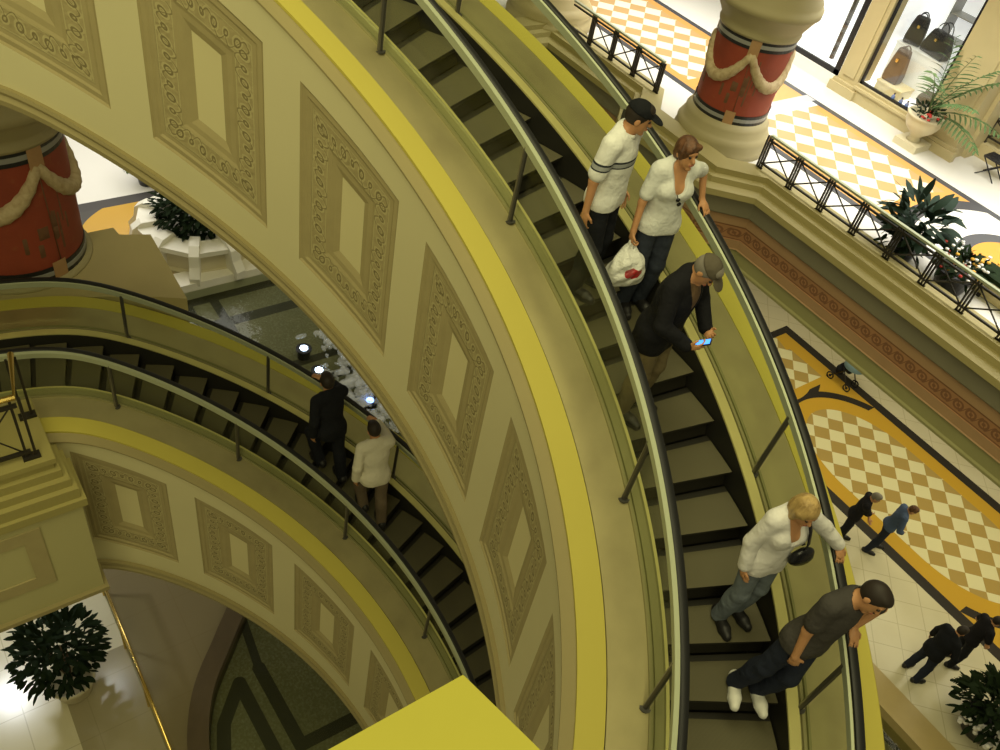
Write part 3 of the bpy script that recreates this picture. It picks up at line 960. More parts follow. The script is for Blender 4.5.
def hand(prims, w, d, n, side, s, curl=25, spread=1.0, thumb=1.0):
    """palm + five fingers; d finger direction, n palm normal (fingers curl towards it), side +1: thumb towards +lat"""
    d = unit(d); n = unit(n - (n @ d) * d); lat = np.cross(d, n) * side
    prims.append(cone(w, w + d * .05 * s, .024 * s, .024 * s, .015))
    prims.append(ell(w + d * .055 * s, V(.041, .05, .0155) * s, np.stack([lat, d, n], 1), .015))
    for i, (o, l, r) in enumerate(((.030, .072, .0088), (.0105, .082, .0090), (-.0095, .076, .0088), (-.0285, .060, .0078))):
        b = w + d * .088 * s + lat * o * s; dirv = unit(d + lat * o * 1.2 * spread)
        ln = [l * .48, l * .30, l * .24]; a = 0; p = b - d * .012 * s
        rr = r * s
        for j in range(3):
            a += curl * (.7 if j == 0 else 1)
            q = p + (dirv * math.cos(math.radians(a)) + n * math.sin(math.radians(a))) * (ln[j] + (.012 if j == 0 else 0)) * s
            prims.append(cone(p, q, rr, rr * .93, .003)); p = q; rr *= .93
    b = w + d * .025 * s + lat * .028 * s
    q = b + unit(d * .75 + lat * .75 * thumb + n * .35) * .042 * s; prims.append(cone(b, q, .0125 * s, .0105 * s, .012))
    e = q + unit(d * .95 + lat * .15 + n * .55) * .032 * s; prims.append(cone(q, e, .0105 * s, .0085 * s, .004))

MT['skin'] = Mat('skin', (.52, .26, .12), .5).vary(6, .3, .8).m
MT['skin_pale'] = Mat('skin_pale', (.58, .31, .16), .5).vary(6, .3, .85).m
simple('eye_dark', (.03, .02, .015), .3); simple('lip', (.36, .11, .07), .5)
def cloth(name, c, amt=.35, dark=.6, sc=5):
    m = Mat(name, c, .85, 0, .15)
    m.mix((m.noise(sc, 3) - .4) * 2 * amt, tuple(dark * k for k in c))
    m.bump(m.noise(9, 3), .7, .04); MT[name] = m.m
    return m

def person(name, label, loc, az, H=1.75, sex='m', lean=0, side=0, twist=0, head=(0, 0, 0), pelvis=(0, 0, 0), feet=None, knees=(0, 0),
           hands=None, elbows=None, curl=(25, 25), palm=None, fdir=None, hair='short', hairmat='hair', skin='skin', shirt=None, pants=None, shoes='shoe_black', sleeve=.45,
           neck_cut=.0, hem=0.0, h=.008, cap=None, group=None, bulk=1.0, headpiece=None, collar=False, vneck=False, under=None):
    """local frame: x right, y forward, z up; origin between the feet"""
    s = H / 1.75
    root = thing('person', label, 'person', loc, math.radians(az - 90), group)
    fem = sex == 'f'
    P0 = V(*pelvis) + V(0, 0, .945 * s)
    Rt = rot('z', twist) @ rot('x', -lean) @ rot('y', side)
    def T(x, y, z): return P0 + Rt @ (V(x, y, z) * s)
    shw = .158 if fem else .185
    hipw = .088 if fem else .092
    Hd = T(0, .03, .545)                      # base of the skull
    Rh = Rt @ rot('z', head[0]) @ rot('x', -head[1]) @ rot('y', head[2])
    neck0 = T(0, .0, .50)
    hc = T(0, .012, .585) + Rh @ (V(0, .022, .085) * s)    # head centre
    def HL(x, y, z): return hc + Rh @ (V(x, y, z) * s)
    b_ = bulk
    torso = [ell(T(0, .0, .33), V((.150 if fem else .168) * b_, .112 * b_, .19) * s, Rt, .05),
             ell(T(0, .01, .13), V((.122 if fem else .146) * b_, .10 * b_, .16) * s, Rt, .08),
             ell(T(0, -.005, .0), V((.165 if fem else .160) * b_, .118 * b_, .125) * s, Rt, .08),
             cone(T(-shw + .03, -.01, .475), T(shw - .03, -.01, .475), .062 * s, .062 * s, .05),
             cone(T(-.10, -.015, .49), T(-.02, -.01, .545), .05 * s, .05 * s, .05), cone(T(.10, -.015, .49), T(.02, -.01, .545), .05 * s, .05 * s, .05)]
    if fem:
        for sx in (-1, 1): torso.append(ell(T(sx * .072, .085, .335), V(.07, .050, .068) * s, Rt, .04))
    body = list(torso)
    arms = []
    hands = hands or [None, None]; elbows = elbows or [None, None]; palm = palm or [None, None]; fdir = fdir or [None, None]
    for i, sx in enumerate((-1, 1)):
        sh = T(sx * shw, -.01, .475)
        la, lf = .29 * s, .255 * s
        tgt = V(*hands[i]) if hands[i] is not None else sh + Rt @ (V(sx * .06, .05, -.53) * s)
        hint = V(*elbows[i]) if elbows[i] is not None else Rt @ V(sx * .5, -.8, -.2)
        el, wr = ik(sh, tgt, la, lf, hint)
        arms.append((sh, el, wr))
        body += [cone(sh, el, .050 * s * (.88 if fem else 1), .038 * s * (.9 if fem else 1), .03), cone(el, wr, .040 * s * (.88 if fem else 1), .026 * s, .02)]
        fd = unit(fdir[i]) if fdir[i] is not None else unit(wr - el)
        pn = V(*palm[i]) if palm[i] is not None else Rt @ V(-sx, .25, 0)
        # thumb side: forward for a hanging arm
        side_ = 1 if (np.cross(fd, unit(pn - (pn @ fd) * fd)) @ (Rt @ V(0, 1, .25) + V(0, 0, .0))) > 0 else -1
        hand(body, wr, fd, pn, side_, s, curl[i])
    feet = feet or [(-.10, 0, 0), (.10, 0, 0)]
    legs = []; footd = []
    for i, sx in enumerate((-1, 1)):
        ft = V(*feet[i][:3]); ya = feet[i][3] if len(feet[i]) > 3 else sx * 10
        hip = P0 + Rt @ (V(sx * hipw, 0, -.03) * s)
        ank = ft + V(0, -.03, .085 * s)
        kn, ank2 = ik(hip, ank, .425 * s, .415 * s, rot('z', -ya) @ V(0, 1, .1))
        fdv = rot('z', -ya) @ V(0, 1, 0)
        legs.append((hip, kn, ank)); footd.append((ft, fdv))
        body += [cone(hip, kn, .082 * s * b_, .055 * s, .05), cone(kn, ank, .056 * s, .036 * s, .03), ell(kn * .65 + ank * .35 - fdv * .018, V(.05, .052, .11) * s, I3, .04),
                 cone(ank - V(0, 0, .03), ft + fdv * .13 * s + V(0, 0, .03 * s), .036 * s, .026 * s, .02)]
    # neck and head
    body += [cone(neck0, HL(0, -.02, -.05), .055 * s * (.88 if fem else 1), .050 * s * (.88 if fem else 1), .03),
             ell(HL(0, -.006, .018), V(.074, .094, .100) * s, Rh, .02), ell(HL(0, .028, -.052), V(.056, .062, .066) * s, Rh, .03),
             cone(HL(0, .086, .015), HL(0, .108, -.022), .010 * s, .0155 * s, .012), ell(HL(0, .078, .038), V(.05, .016, .014) * s, Rh, .015),
             ell(HL(-.076, -.008, -.008), V(.011, .022, .033) * s, Rh, .006), ell(HL(.076, -.008, -.008), V(.011, .022, .033) * s, Rh, .006),
             ell(HL(0, .088, -.058), V(.026, .014, .016) * s, Rh, .012), ell(HL(0, .076, -.10), V(.026, .022, .02) * s, Rh, .015)]
    bo = sdf_mesh('body', body, h, MT[skin], root)
    for sx in (-1, 1):
        mb = MB(); c = HL(sx * .031, .082, .012); mb.sphere(tuple(c), .0125 * s, 10); mb.build('eye', MT['eye_dark'], root, True, world=False)
    mb = MB(); mb.tube([tuple(HL(-.022, .097, -.057)), tuple(HL(0, .1035, -.055)), tuple(HL(.022, .097, -.057))], .006 * s, 8); mb.build('mouth', MT['lip'], root, True, world=False)
    # clothes
    if shirt:
        g = list(torso)
        for i, (sh, el, wr) in enumerate(arms):
            if sleeve <= 1:
                e = sh + (el - sh) * sleeve; g.append(cone(sh, e, .056 * s, .054 * s if not fem else .047 * s, .03))
            else:
                g.append(cone(sh, el, .054 * s, .046 * s, .03)); e = el + (wr - el) * (sleeve - 1); g.append(cone(el, e, .046 * s, .038 * s, .02))
        hz = -.06 + hem
        g.append(cone(T(-.055, 0, hz + .02), T(.055, 0, hz + .02), .104 * s * b_, .104 * s * b_, .06))
        for (hip, kn, ank) in legs: g.append(cone(hip, hip + (kn - hip) * .20, .090 * s * b_, .084 * s * b_, .05))
        cuts = [plane(T(0, 0, hz), Rt @ V(0, 0, -1))]
        ncen = T(0, .035 if not vneck else .10, .575); nr = .082 * s
        cuts.append(lambda P, c=ncen, r=nr: r - np.linalg.norm(P - c, axis=-1))
        if vneck:
            a = T(0, .17, .25); b = T(0, .12, .57)
            cuts.append(lambda P: -sd_cone(P, a, b, .006, .115 * s))
        sdf_mesh('shirt' if shirt.find('jacket') < 0 else 'jacket', g, h, MT[shirt], root, inflate=.018 * s, cuts=cuts)
        if under:
            sdf_mesh('shirt', torso[:4], h, MT[under], root, inflate=.010 * s, cuts=[plane(T(0, 0, .02), Rt @ V(0, 0, -1)), lambda P, c=T(0, .05, .585), r=.075 * s: r - np.linalg.norm(P - c, axis=-1)])
        if collar:
            mb = MB(); pts = []
            for k in range(17):
                a = -PI / 2 + 2 * PI * (k / 16) ; pts.append(tuple(T(.070 * math.cos(a + PI), .010 + .072 * math.sin(a + PI), .545 + (-.03 if False else -.022 * math.sin(a + PI)))))
            mb.tube(pts, .017 * s, 8, flat=(.5, 1.2)); mb.build('collar', MT[shirt], root, True, world=False)
    if pants:
        g = [torso[2], ell(T(0, .0, .07), V(.142 * b_, .105 * b_, .07) * s, Rt, .06)]
        for (hip, kn, ank) in legs:
            g += [cone(hip, kn, .088 * s * b_, .066 * s, .05), cone(kn, ank + V(0, 0, -.03), .066 * s, .060 * s, .03), ell(kn * .65 + ank * .35 - unit(V(0, 1, 0)) * .014, V(.056, .060, .13) * s, I3, .05)]
        cuts = [plane(T(0, 0, .05), Rt @ V(0, 0, 1)), ]
        sdf_mesh('trousers', g, h, MT[pants], root, inflate=.009 * s, cuts=cuts)
    for i, (ft, fdv) in enumerate(footd):
        heel = ft - fdv * .075 * s + V(0, 0, .040 * s); ball = ft + fdv * .10 * s + V(0, 0, .034 * s); toe = ft + fdv * .165 * s + V(0, 0, .028 * s)
        g = [cone(heel, ball, .040 * s, .043 * s, .02), cone(ball, toe, .043 * s, .030 * s, .02), cone(heel + V(0, 0, .02), legs[i][2] + V(0, 0, .0), .042 * s, .043 * s, .03)]
        so = sdf_mesh('shoe', g, h, MT[shoes], root, inflate=.006, cuts=[plane((0, 0, ft[2] + .012), (0, 0, -1)), plane((0, 0, ft[2] + .13 * s), (0, 0, 1))])
        g2 = [cone(heel * 1.0 - V(0, 0, .02), ball - V(0, 0, .02), .040 * s, .046 * s, .02), cone(ball - V(0, 0, .02), toe - V(0, 0, .016), .046 * s, .033 * s, .02)]
        sdf_mesh('sole', g2, h, MT['shoe_sole' if shoes != 'shoe_black' else 'rubber_black'], so, inflate=.005, cuts=[plane((0, 0, ft[2] + .001), (0, 0, -1)), plane((0, 0, ft[2] + .026), (0, 0, 1))])
    # hair
    if hair == 'short':
        g = [ell(HL(0, -.014, .026), V(.083, .100, .104) * s, Rh, .02), ell(HL(0, .03, .085), V(.06, .06, .04) * s, Rh, .02)]
        cuts = [plane(HL(0, .072, .060), Rh @ V(0, .80, -.60)), ]
        sdf_mesh('hair', g, min(h, .008), MT[hairmat], root, cuts=cuts)
    elif hair == 'bob':
        g = [ell(HL(0, -.014, .028), V(.092, .108, .108) * s, Rh, .02), ell(HL(0, -.045, -.05), V(.092, .075, .085) * s, Rh, .04),
             cone(HL(-.076, .01, .02), HL(-.074, .012, -.085), .030 * s, .026 * s, .03), cone(HL(.076, .01, .02), HL(.074, .012, -.085), .030 * s, .026 * s, .03)]
        fc = HL(0, .105, -.035)
        cuts = [lambda P: -sd_ell(P, fc, V(.058, .075, .095) * s, Rh)]
        sdf_mesh('hair', g, min(h, .008), MT[hairmat], root, cuts=cuts)
    elif hair == 'crop':
        g = [ell(HL(0, -.014, .030), V(.088, .104, .106) * s, Rh, .02), ell(HL(0, -.05, -.035), V(.076, .06, .07) * s, Rh, .03),
             cone(HL(-.05, .062, .082), HL(.05, .066, .070), .026 * s, .026 * s, .02), cone(HL(-.074, .02, .03), HL(-.072, .02, -.03), .020 * s, .014 * s, .02), cone(HL(.074, .02, .03), HL(.072, .02, -.03), .020 * s, .014 * s, .02)]
        fc = HL(0, .11, -.045)
        cuts = [lambda P: -sd_ell(P, fc, V(.060, .085, .105) * s, Rh)]
        sdf_mesh('hair', g, min(h, .008), MT[hairmat], root, cuts=cuts)
    if cap:
        g = [ell(HL(0, -.012, .040), V(.090, .108, .095) * s, Rh, .02)]
        co = sdf_mesh('cap', g, min(h, .008), MT[cap], root, cuts=[plane(HL(0, 0, .045), Rh @ V(0, -.10, -1))])
        g = [ell(HL(0, .115, .046), V(.075, .075, .010) * s, Rh @ rot('x', -10), .01)]
        sdf_mesh('brim', g, min(h, .006), MT[cap], co)
    return root, dict(T=T, HL=HL, arms=arms, Rt=Rt, Rh=Rh, s=s)

def local_of(loc, az, w):
    """world point -> the person's local frame"""
    d = np.array(w, float) - np.array(loc, float)
    return tuple(rot('z', -(az - 90)) @ d)

# clothes
simple('hair', (.020, .013, .009), .6); simple('hair_brown', (.14, .060, .025), .55, vary=(20, .5, .6)); simple('hair_blonde', (.50, .34, .13), .5, vary=(18, .6, .55)); simple('hair_grey', (.2, .18, .15), .6)
for hn in ('hair_brown', 'hair_blonde'):
    hm = Mat(hn, MT[hn].node_tree.nodes['Principled BSDF'].inputs['Base Color'].default_value[:3] if False else {'hair_brown': (.14, .060, .025), 'hair_blonde': (.50, .34, .13)}[hn], .5)
    st = hm.noise(26, 4, stretch=(1, 1, .25)); hm.mix((st - .42) * 3, {'hair_brown': (.05, .022, .010), 'hair_blonde': (.24, .15, .05)}[hn]); hm.bump(st, .8, .03); MT[hn] = hm.m
simple('shoe_black', (.015, .014, .014), .45); simple('shoe_white', (.74, .73, .66), .5); simple('shoe_sole', (.55, .55, .5), .6)
m = cloth('shirt_polo', (.74, .74, .70), .25, .8)
x, y, z = m.coord('Object')
m.mix((z > 1.345) * (z < 1.362) + (z > 1.300) * (z < 1.312), (.025, .028, .035)).mix((z > 1.312) * (z < 1.345), (.30, .31, .31))
cloth('shirt_cardigan', (.70, .71, .68), .3, .78)
cloth('jacket_black', (.010, .010, .012), .4, .5); cloth('shirt_white', (.76, .74, .72), .3, .78)
cloth('shirt_charcoal', (.060, .055, .050), .4, .6); cloth('jeans_black', (.014, .015, .020), .4, .6); cloth('jeans_navy', (.022, .027, .045), .5, .6)
cloth('jeans_dark', (.035, .042, .060), .4, .6); cloth('jeans_grey', (.15, .175, .20), .4, .7); cloth('khaki', (.17, .135, .07), .4, .7)
cloth('shirt_cream', (.70, .66, .52), .25, .8); cloth('trousers_brown', (.16, .12, .08), .4, .7); cloth('jacket_dark', (.012, .013, .017), .3, .6)
cloth('shirt_blue', (.075, .11, .20), .4, .7); cloth('shirt_black', (.014, .013, .016), .4, .7); cloth('shirt_plaid', (.16, .10, .055), .6, .5, 30)
cloth('cap_black', (.010, .011, .013), .3, .7); cloth('cap_grey', (.10, .085, .06), .4, .7); cloth('plastic_white', (.72, .72, .68), .3, .8)
def on_step(k, frac, r, e2=False):
    th = (1.522 + .0733 * k) if e2 else (.2068 + .0733 * k)
    z = zref(th, e2) + S * .5
    t = th + .0733 * frac + A0
    return (AX + S * r * math.cos(t), AY + S * r * math.sin(t), z + .002)
def rail_hand(loc, az, th, e2=False, outer=True, back=.085, up=.034, rev=False):
    """wrist target, finger direction and palm normal for a hand laid on the handrail"""
    ro = 1.486 if outer else 1.171
    p = np.array(pt(th, ro, .717, e2)); q = np.array(pt(th - .05, ro, .717, e2)); d = unit(q - p)
    if rev: d = -d
    w = p - d * back + V(0, 0, up)
    R_ = rot('z', -(az - 90))
    return local_of(loc, az, w), R_ @ (d + V(0, 0, -.12)), R_ @ V(0, 0, -1)

# five riders on the upper escalator
loc = on_step(0, .25, 1.37); az = -38
hw, fd, pn = rail_hand(loc, az, .215)
man5, I5 = person('person', 'dark haired man in charcoal t-shirt and white trainers leaning on the handrail', loc, az, H=1.76, lean=4, side=-11, twist=26, pelvis=(-.12, .03, -.01), head=(14, 24, -6),
       hands=[hw, (.0, .20, .88)], elbows=[(-.9, -.3, -.2), (.9, -.7, -.3)], palm=[pn, (-.3, -1, 0)], fdir=[fd, (-.25, .1, -1)], curl=(20, 40), hair='short', shirt='shirt_charcoal', pants='jeans_navy', shoes='shoe_white', sleeve=.70, hem=-.03,
       feet=[(-.08, .03, 0, -10), (.10, .0, 0, 6)])
loc = on_step(1, .60, 1.355); az = -14
hw, fd, pn = rail_hand(loc, az, .305)
blonde, IB = person('person', 'blonde woman in long sleeved white top and grey jeans holding the handrail', loc, az, H=1.68, sex='f', lean=1, side=0, head=(-2, 20, 4),
       hands=[hw, None], elbows=[(-.7, -.5, -.3), None], palm=[pn, None], fdir=[fd, None], curl=(22, 30), hair='bob', hairmat='hair_blonde', shirt='shirt_white', pants='jeans_grey', sleeve=1.93, hem=-.07, vneck=True,
       feet=[(-.09, .0, 0, -6), (.09, .03, 0, 8)])
loc = on_step(5, .92, 1.262); az = 14
jack, IJ = person('person', 'man in black jacket and grey cap looking down at a phone', loc, az, H=1.80, lean=8, side=-2, head=(6, 34, 0), pelvis=(0, .0, 0),
       hands=[(-.20, .30, 1.02), (.16, .33, 1.07)], elbows=[(-.9, -.4, -.5), (.9, -.5, -.5)], palm=[(.6, 0, .6), (-.7, -.1, .5)], fdir=[(.5, .8, .1), (-.35, .85, .25)], curl=(35, 42), hair='short', hairmat='hair_grey', shirt='jacket_black', pants='khaki', sleeve=1.94, hem=-.12, bulk=1.2,
       cap='cap_grey', vneck=True, under='shirt_plaid', feet=[(-.12, .0, 0, -8), (.12, .02, 0, 8)])
loc = on_step(7, .93, 1.388); az = -16
hw, fd, pn = rail_hand(loc, az, .765)
wom, IW = person('person', 'woman with short brown hair in white cardigan and dark jeans holding a plastic bag', loc, az, H=1.75, sex='f', lean=1, side=0, head=(10, 4, 2),
       hands=[hw, (.29, .10, .84)], elbows=[(-.7, -.5, -.3), None], palm=[pn, None], fdir=[fd, (.02, .1, -1)], curl=(22, 55), hair='crop', hairmat='hair_brown', shirt='shirt_cardigan', pants='jeans_dark', sleeve=.72, hem=-.02, vneck=True, skin='skin',
       feet=[(-.09, .0, 0, -6), (.09, .02, 0, 8)])
loc = on_step(8, .55, 1.27); az = 22
cap_, IC = person('person', 'man in black cap and white polo shirt with dark chest stripes', loc, az, H=1.83, lean=2, side=0, head=(30, 14, 0),
       hands=[None, (.30, -.02, .84)], elbows=[None, (.6, -.7, -.2)], curl=(25, 25), hair='short', shirt='shirt_polo', pants='jeans_black', sleeve=.78, hem=-.02, collar=True, cap='cap_black',
       feet=[(-.11, .0, 0, -8), (.11, .02, 0, 8)])
# two riders on the lower escalator
loc = on_step(-2, .4, 1.335, True); az = 185
hw, fd, pn = rail_hand(loc, az, 1.50, True, rev=True)
person('person', 'dark haired person in black clothes climbing the lower escalator', loc, az, H=1.92, lean=10, head=(-14, -4, 0), hands=[None, hw], elbows=[None, (.6, -.5, -.3)], palm=[None, pn], fdir=[None, fd],
       hair='short', shirt='jacket_dark', pants='jeans_black', sleeve=1.94, hem=-.08, h=.011, feet=[(-.10, .12, .2, -5), (.10, -.14, 0, 5)])
loc = on_step(-4, .45, 1.305, True); az = 172
hw, fd, pn = rail_hand(loc, az, 1.36, True, rev=True)
person('person', 'person in pale shirt and brown trousers climbing the lower escalator, arm on the handrail', loc, az, H=1.90, lean=10, head=(0, 12, 0), hands=[None, hw], elbows=[None, (.6, -.3, -.5)], palm=[None, pn], fdir=[None, fd],
       hair='short', shirt='shirt_cream', pants='trousers_brown', sleeve=1.9, hem=-.06, h=.011, feet=[(-.10, .10, .2, -5), (.10, -.12, 0, 5)])
# walkers on the ground floor
person('person', 'man in black jacket standing at the edge of the checkered floor with folded arms', (-3.95, 15.45, 0), 30, H=1.86, lean=8, head=(0, 14, 0), hands=[(.10, .28, 1.12), (-.10, .30, 1.10)], elbows=[(-.8, -.1, -.6), (.8, -.1, -.6)],
       hair='short', hairmat='hair_grey', shirt='shirt_black', pants='jeans_black', sleeve=1.6, h=.014, feet=[(-.13, .10, 0, -8), (.13, -.08, 0, 8)])
person('person', 'man in blue jacket standing on the dark border stripe', (-3.35, 16.0, 0), 38, H=1.80, lean=12, head=(0, 20, 0), hands=[(-.16, .26, 1.0), (.18, .24, 1.02)], elbows=[(-.8, -.3, -.4), (.8, -.3, -.4)],
       hair='short', hairmat='hair_brown', shirt='shirt_blue', pants='jeans_navy', sleeve=1.9, h=.014, feet=[(-.13, .12, 0, -8), (.13, -.10, 0, 8)])
person('person', 'person in black standing nearest the dark flowering plant by the pool curb', (-.85, 14.15, 0), 65, H=1.9, lean=10, head=(0, 18, 0), hands=[(-.36, .16, .95), (.20, .28, 1.05)], elbows=[(-.8, -.4, -.3), (.8, -.3, -.5)],
       hair='short', shirt='jacket_dark', pants='jeans_navy', sleeve=1.9, h=.014, hem=-.08, bulk=1.15, feet=[(-.17, .0, 0, -8), (.17, .02, 0, 8)])
person('person', 'dark haired person in black top behind the one by the plant', (-.62, 15.15, 0), 50, H=1.84, lean=8, head=(0, 16, 0), hands=[(-.22, .26, 1.02), (.2, .24, 1.0)], elbows=[(-.8, -.4, -.3), (.8, -.3, -.4)],
       hair='short', shirt='shirt_black', pants='jeans_black', sleeve=.6, h=.014, feet=[(-.13, .0, 0, -8), (.13, .02, 0, 8)])
#MORE

# ------------------------------------------------------------------ things the riders carry
def person_world(root, p): return world_matrix(root) @ Vector([float(c) for c in p])
bl_s = IB['T']
t = thing('shoulder_bag', 'small dark shoulder bag on a black strap worn by the blonde woman', 'bag', tuple(person_world(blonde, bl_s(-.13, .165, .16))))
q = [person_world(blonde, bl_s(-.125, .165, .22)), person_world(blonde, bl_s(-.12, .172, .32)), person_world(blonde, bl_s(-.105, .135, .44)), person_world(blonde, bl_s(-.09, .06, .548)), person_world(blonde, bl_s(-.095, -.06, .53)), person_world(blonde, bl_s(-.12, -.135, .38)), person_world(blonde, bl_s(-.18, -.10, .22)), person_world(blonde, bl_s(-.20, .10, .18))]
mb = MB(); mb.tube(q, .020, 8, flat=(1.0, .3)); mb.build('strap', MT['black_gloss'], t, True)
bm_ = [ell(bl_s(-.15, .165, .16), V(.10, .045, .085), IB['Rt'], .02), ell(bl_s(-.15, .165, .12), V(.11, .05, .06), IB['Rt'], .03)]
o = sdf_mesh('bag_body', bm_, .008, MT['black_gloss'], t); o.matrix_parent_inverse = world_matrix(t).inverted() @ world_matrix(blonde)

el_, wr_ = IW['arms'][1][1:]
hp = V(*wr_) + V(.0, .02, -.10)
m = Mat('bag_plastic', (.74, .74, .70), .35, 0, .5)
x, y, z = m.coord('Object'); 
nn = m.noise(16, 2)
dx, dz = (x - float(hp[0]) + .02) / .085, (z - float(hp[2]) + .22) / .05
m.mix(((dx * dx + dz * dz + (nn - .5) * 1.6) < 1) , (.40, .015, .02)).mix((m.noise(7, 3) - .45) * 1.2, (.50, .50, .47))
m.bump(m.noise(11, 3), .9, .05)
t = thing('shopping_bag', 'white plastic shopping bag with red print hanging from the woman\'s hand', 'bag', tuple(person_world(wom, hp - V(0, 0, .4))))
prims = [ell(hp + V(.0, .06, -.23), V(.17, .10, .15), I3, .05), ell(hp + V(-.06, .05, -.31), V(.12, .09, .10), I3, .05), ell(hp + V(.08, .06, -.29), V(.11, .085, .11), I3, .05), cone(hp + V(.03, .0, -.02), hp + V(.06, .05, -.14), .02, .06, .04), cone(hp + V(-.02, .0, -.02), hp + V(-.06, .05, -.14), .02, .06, .04)]
rngb = np.random.default_rng(3)
def crumple(v):
    ph = v * 31.0
    return v + np.stack([np.sin(ph[:, 1] * 1.3 + ph[:, 2]), np.sin(ph[:, 0] + ph[:, 2] * 1.7), np.sin(ph[:, 0] * 1.4 - ph[:, 1])], 1) * .007
o = sdf_mesh('bag_body', prims, .009, m.m, t, disp=crumple); o.matrix_parent_inverse = world_matrix(t).inverted() @ world_matrix(wom)
mb = MB()
for sx in (-.02, .03): mb.tube([tuple(hp + V(sx, .0, -.04)), tuple(hp + V(sx * .6, .005, .03)), tuple(hp + V(sx, .03, -.05))], .012, 6, flat=(1, .4))
o = mb.build('handle', m.m, t, True, world=False); o.matrix_parent_inverse = world_matrix(t).inverted() @ world_matrix(wom)

el_, wr_ = IJ['arms'][1][1:]
ph_ = V(*wr_) + unit(V(-.35, .85, .25)) * .095 + V(-.03, .0, .035)
t = thing('mobile_phone', 'mobile phone with glowing blue screen held by the man in black', 'phone', tuple(person_world(jack, ph_)))
Rp = Matrix(rot('z', 20) @ rot('x', 35)) 
mb = MB(); mb.box(-.035, -.065, -.006, .035, .065, .006, 0, Rp.to_3x3(), tuple(ph_)); o = mb.build('case', MT['black_gloss'], t, world=False); o.matrix_parent_inverse = world_matrix(t).inverted() @ world_matrix(jack)
bs = Mat('screen_blue', (.05, .15, .6), .3); bs.emit((.06, .28, 1), 2.2)
mb = MB(); mb.box(-.031, -.058, .006, .031, .058, .008, 0, Rp.to_3x3(), tuple(ph_)); o = mb.build('screen', bs.m, t, world=False); o.matrix_parent_inverse = world_matrix(t).inverted() @ world_matrix(jack)

t = thing('sunglasses', 'dark sunglasses hooked on the neckline of the white cardigan', 'glasses', tuple(person_world(wom, IW['T'](0, .16, .30))))
mb = MB()
for sx in (-1, 1): mb.sphere(tuple(IW['T'](sx * .012, .168, .285 + sx * .022)), (.022, .010, .018), 10)
o = mb.build('lens', MT['black_gloss'], t, True, world=False); o.matrix_parent_inverse = world_matrix(t).inverted() @ world_matrix(wom)
mb = MB(); mb.tube([tuple(IW['T'](-.012, .17, .263)), tuple(IW['T'](0, .178, .29)), tuple(IW['T'](.012, .17, .307)), tuple(IW['T'](.01, .13, .33))], .004, 6)
o = mb.build('frame', MT['black_gloss'], t, True, world=False); o.matrix_parent_inverse = world_matrix(t).inverted() @ world_matrix(wom)

# ------------------------------------------------------------------ plants
def leaf_mesh(mb, base, d, length, width, droop, m=0, rn=rng, seg=4):
    d = Vector(d).normalized(); side = d.cross(Vector((0, 0, 1)))
    side = side.normalized() if side.length > .05 else Vector((1, 0, 0))
    side = (Matrix.Rotation(rn.uniform(-.6, .6), 3, d) @ side)
    p = Vector(base); v = []; f = []
    for i in range(seg + 1):
        t = i / seg; w = width * math.sin(PI * (t * .92 + .05)) ** .8
        v += [tuple(p - side * w * .5), tuple(p + side * w * .5)]
        d = (d + Vector((0, 0, -droop / seg))).normalized(); p = p + d * (length / seg)
    for i in range(seg): f.append((2 * i, 2 * i + 1, 2 * i + 3, 2 * i + 2))
    mb.add(v, f, m)
def foliage(name, mat, parent, c, r, n, length, width, seed, droop=.8, up=.3, blossoms=()):
    rn = random.Random(seed); mb = MB(); mats = [mat]
    for (bm2, bn, bc, br, bs2) in blossoms:
        mats.append(bm2)
        for k in range(bn): mb.sphere((bc[0] + rn.uniform(-1, 1) * br[0], bc[1] + rn.uniform(-1, 1) * br[1], bc[2] + rn.uniform(-1, 1) * br[2]), (bs2, bs2, bs2 * .6), 6, len(mats) - 1)
    for i in range(n):
        while True:
            q = Vector((rn.uniform(-1, 1), rn.uniform(-1, 1), rn.uniform(-1, 1)))
            if .25 < q.length < 1: break
        p = (c[0] + q.x * r[0], c[1] + q.y * r[1], c[2] + q.z * r[2])
        d = (q.x + rn.gauss(0, .4), q.y + rn.gauss(0, .4), q.z * .6 + up + rn.gauss(0, .3))
        L = length * rn.uniform(.6, 1.2)
        leaf_mesh(mb, p, d, L, width * rn.uniform(.7, 1.2), droop * rn.uniform(.3, 1.3), 0, rn)
    return mb.build(name, mats, parent, True)
def stems(name, mat, parent, base, tops, r=.015):
    mb = MB()
    for tp in tops: mb.tube([base, ((base[0] + tp[0]) / 2 + .03, (base[1] + tp[1]) / 2, base[2] * .4 + tp[2] * .6), tp], [r, r * .8, r * .5], 6)
    return mb.build(name, mat, parent, True)
def fronds(name, mat, parent, base, dirs, length, lw, seed, droop=.9):
    rn = random.Random(seed); mb = MB()
    for (dx, dy, dz) in dirs:
        d = Vector((dx, dy, dz)).normalized(); p = Vector(base); pts = [p.copy()]; N = 14
        L = length * rn.uniform(.8, 1.15)
        for i in range(N):
            d = (d + Vector((0, 0, -droop / N))).normalized(); p = p + d * (L / N); pts.append(p.copy())
            if i > 2:
                side = d.cross(Vector((0, 0, 1))).normalized()
                for sgn in (-1, 1):
                    ll = lw * math.sin(PI * min(1, .25 + .7 * i / N)) 
                    leaf_mesh(mb, p, side * sgn * .8 + d * .7 + Vector((0, 0, .1)), ll, .055, .7, 0, rn, 3)
        mb.tube([tuple(q) for q in pts], [.012 * (1 - k / (N + 2)) + .003 for k in range(N + 1)], 5)
    return mb.build(name, mat, parent, True)

